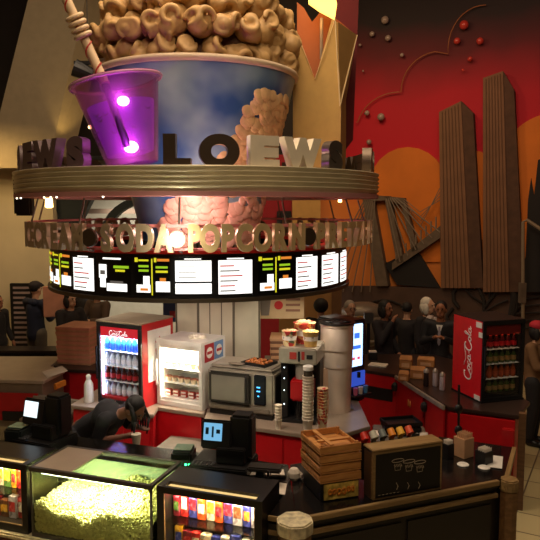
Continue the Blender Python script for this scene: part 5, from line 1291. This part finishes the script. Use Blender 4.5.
        if 'stripe' in extras:
            mb = MB(); X_ = Matrix.Translation(c(V(0,.13,1.35))) @ up.to_4x4()
            mb.box(-.10,-.03,0,.012,-.02,.01,X=X_).box(.02,.11,0,.012,-.02,.01,X=X_); mb.build('shirt_print', extras['stripe'], t)
        if 'scarf' in extras: MB().cap(V(-.05,-.06,1.44), V(.05,-.06,1.44), .045*k).cap(V(.05,-.12,1.42), V(.06,-.15,1.0), .035*k,.03*k).build('scarf', extras['scarf'], t, smooth='all')
    return t
navy = M('navy_coat', (36,42,66), .8); dark = M('dark_coat', (34,30,32), .85); jean = M('grey_trousers', (106,100,92), .85); dj = M('dark_trousers', (36,34,38), .85)
bl_h = M('hair_black', (20,16,15), .7); gr_h = M('hair_grey', (150,140,130), .7); wh_h = M('hair_white', (214,206,192), .7); brown_coat = M('brown_coat', (84,66,54), .85)
def stand_at(px, ytop, Y, H): p = at(px, ytop, Y); return Vector((p.x, p.y, 0))
person('man in navy coat, grey trousers and dark cap standing at far left', stand_at(35,283,10.9,1.75), 2.6, skin1, navy, jean, bl_h, pose='hold', H=1.80, extras={'cap': M('cap_knit',(46,40,44),.8), 'hood': navy})
person('person in dark top and tan trousers cut off by the left edge', stand_at(-3,300,10.6,1.6), 1.2, skin2, dark, M('tan_trousers',(150,122,80),.85), bl_h, H=1.62)
person('dark haired customer in black coat holding a box above the pizza boxes', stand_at(70,291,10.2,1.7), .9, skin1, dark, dj, bl_h, 'bob', 'hold', H=1.72, extras={'hood': M('fur_grey',(120,106,92),.9)})
person('dark haired customer in dark jacket nearest the red cooler at left', stand_at(97,292,11.0,1.7), -.5, skin1, brown_coat, dj, bl_h, 'bob', 'hold', H=1.74)
person('short dark haired customer between the two at the pizza boxes', stand_at(84,296,11.9,1.7), .2, skin1, dark, dj, bl_h, 'bob', 'stand', H=1.70)
pb = person('worker in black shirt with long dreadlocks bending over behind the popcorn warmer', Vector((-1.80,6.08,0)), math.radians(66), skin3, M('black_shirt',(26,24,30),.85), dj, bl_h, 'dreads', 'bend', H=1.70, extras={'stripe': M('shirt_pink_print',(220,130,130),.6)})
tag(MB().lathe([(.03,0),(.045,.12),(.04,.12)],14).build('scoop_cup', M('clear_scoop',(200,190,170),.3), loc=(-1.205,5.70,.90), smooth=True), 'clear plastic cup in the hand of the bending worker', 'cup')
person('person with black hair seen from behind below the hanging menus', stand_at(321,303,9.7,1.7), 3.0, skin1, dark, dj, bl_h, 'puff', 'stand', H=1.66)
person('grey haired man with glasses behind the soda machine', stand_at(350,303,9.5,1.7), .3, skin1, dark, dj, gr_h, 'short', 'stand', H=1.68, extras={'glasses':1})
person('tall person in black coat raising a hand left of the kraft bags', stand_at(385,302,9.4,1.7), .8, skin2, dark, dj, bl_h, 'bob', 'phone', H=1.70)
person('man in dark suit with tie behind the right rear counter', stand_at(441,303,9.2,1.7), -.35, skin2, M('suit_black',(22,20,24),.7), dj, bl_h, 'short', 'chest', H=1.72, extras={'tie': M('tie_grey',(150,140,150),.5)})
person('white haired woman with pale scarf behind the man in the dark suit', stand_at(427,300,9.7,1.6), .9, skin1, dark, dj, wh_h, 'bob', 'stand', H=1.70, extras={'scarf': M('scarf_pale',(206,190,180),.8)})
person('dark dressed customer standing between the coat wearer and the white haired woman', stand_at(407,312,9.9,1.6), 2.6, skin1, dark, dj, bl_h, 'short', 'stand', H=1.6)
person('person in red knit hat and tan coat at the right edge', stand_at(537,330,8.2,1.6), .9, skin1, M('tan_coat',(120,88,58),.85), dj, bl_h, 'bob', 'hold', H=1.60, extras={'cap': M('hat_red',(180,34,50),.8)})
# ================================================================ LIGHTS
WC = (255,225,188)
light('ceiling_fill', 'AREA', (-.6,5.6,7.4), 190, WC, 2.6, target=(-.3,6.6,0))  # unseen area lights added under the ceiling to lift the overall level
light('ceiling_fill', 'AREA', (-4.2,8.6,7.4), 26, WC, 1.6, target=(-4.4,11.0,1.0))
light('ceiling_fill', 'AREA', (2.6,8.2,7.4), 12, WC, 1.6, target=(2.8,8.6,0))
light('ceiling_fill', 'AREA', (.4,1.6,7.4), 165, WC, 2.2, target=(-.3,5.6,2.8))
light('passage_light', 'AREA', (-2.6,12.6,2.75), 70, (250,246,236), 1.6, target=(-2.2,13.9,1.4))
light('pier_light', 'AREA', (-4.6,10.4,4.0), 16, (255,214,140), .5, target=(-4.8,12.0,1.5))
light('pier_uplight', 'SPOT', (-3.35,10.95,3.95), 22, (255,214,130), .06, spot=.9, target=(-3.45,11.4,4.8))
light('rear_wall_light', 'AREA', (.6,10.2,6.6), 50, (255,214,150), .8, target=(.7,12.6,2.8))
light('mural_light', 'AREA', (2.8,8.6,6.6), 34, (255,196,160), 1.6, target=(5.0,11.6,3.6))
for th in (-60,-20,20,60,110,180,250):  # unseen spots added under the drum to brighten the pillar and counters
    p_ = pol(1.46, th, 2.22); light('drum_fill_spot', 'SPOT', p_, 26, (255,240,214), .05, spot=2.0, target=(-.6+ (p_.x+.6)*.55, 7.6+(p_.y-7.6)*.55, .9))
light('tub_front_fill', 'POINT', (-.75,5.95,2.98), 20, (255,205,195), .1)  # added light in front of the tub, brightens its printed popcorn
light('marquee_spot', 'POINT', pol(1.97, xs_to_th(177), 2.79), 8, (255,244,215), .06)
light('floor_right_light', 'SPOT', (3.6,5.6,6.5), 330, (255,236,190), .2, spot=.45, target=(3.25,6.2,0))
light('flame_lamp_light', 'POINT', at(318,20,7.5), 3, (255,170,70), .08)
w = bpy.data.worlds.new('world'); bpy.context.scene.world = w; w.use_nodes = True
w.node_tree.nodes['Background'].inputs[0].default_value = (1,.75,.5,1); w.node_tree.nodes['Background'].inputs[1].default_value = .05
vs_ = bpy.context.scene.view_settings; vs_.view_transform = 'Standard'; vs_.look = 'None'; vs_.exposure = 0; vs_.gamma = 1; vs_.use_curve_mapping = False
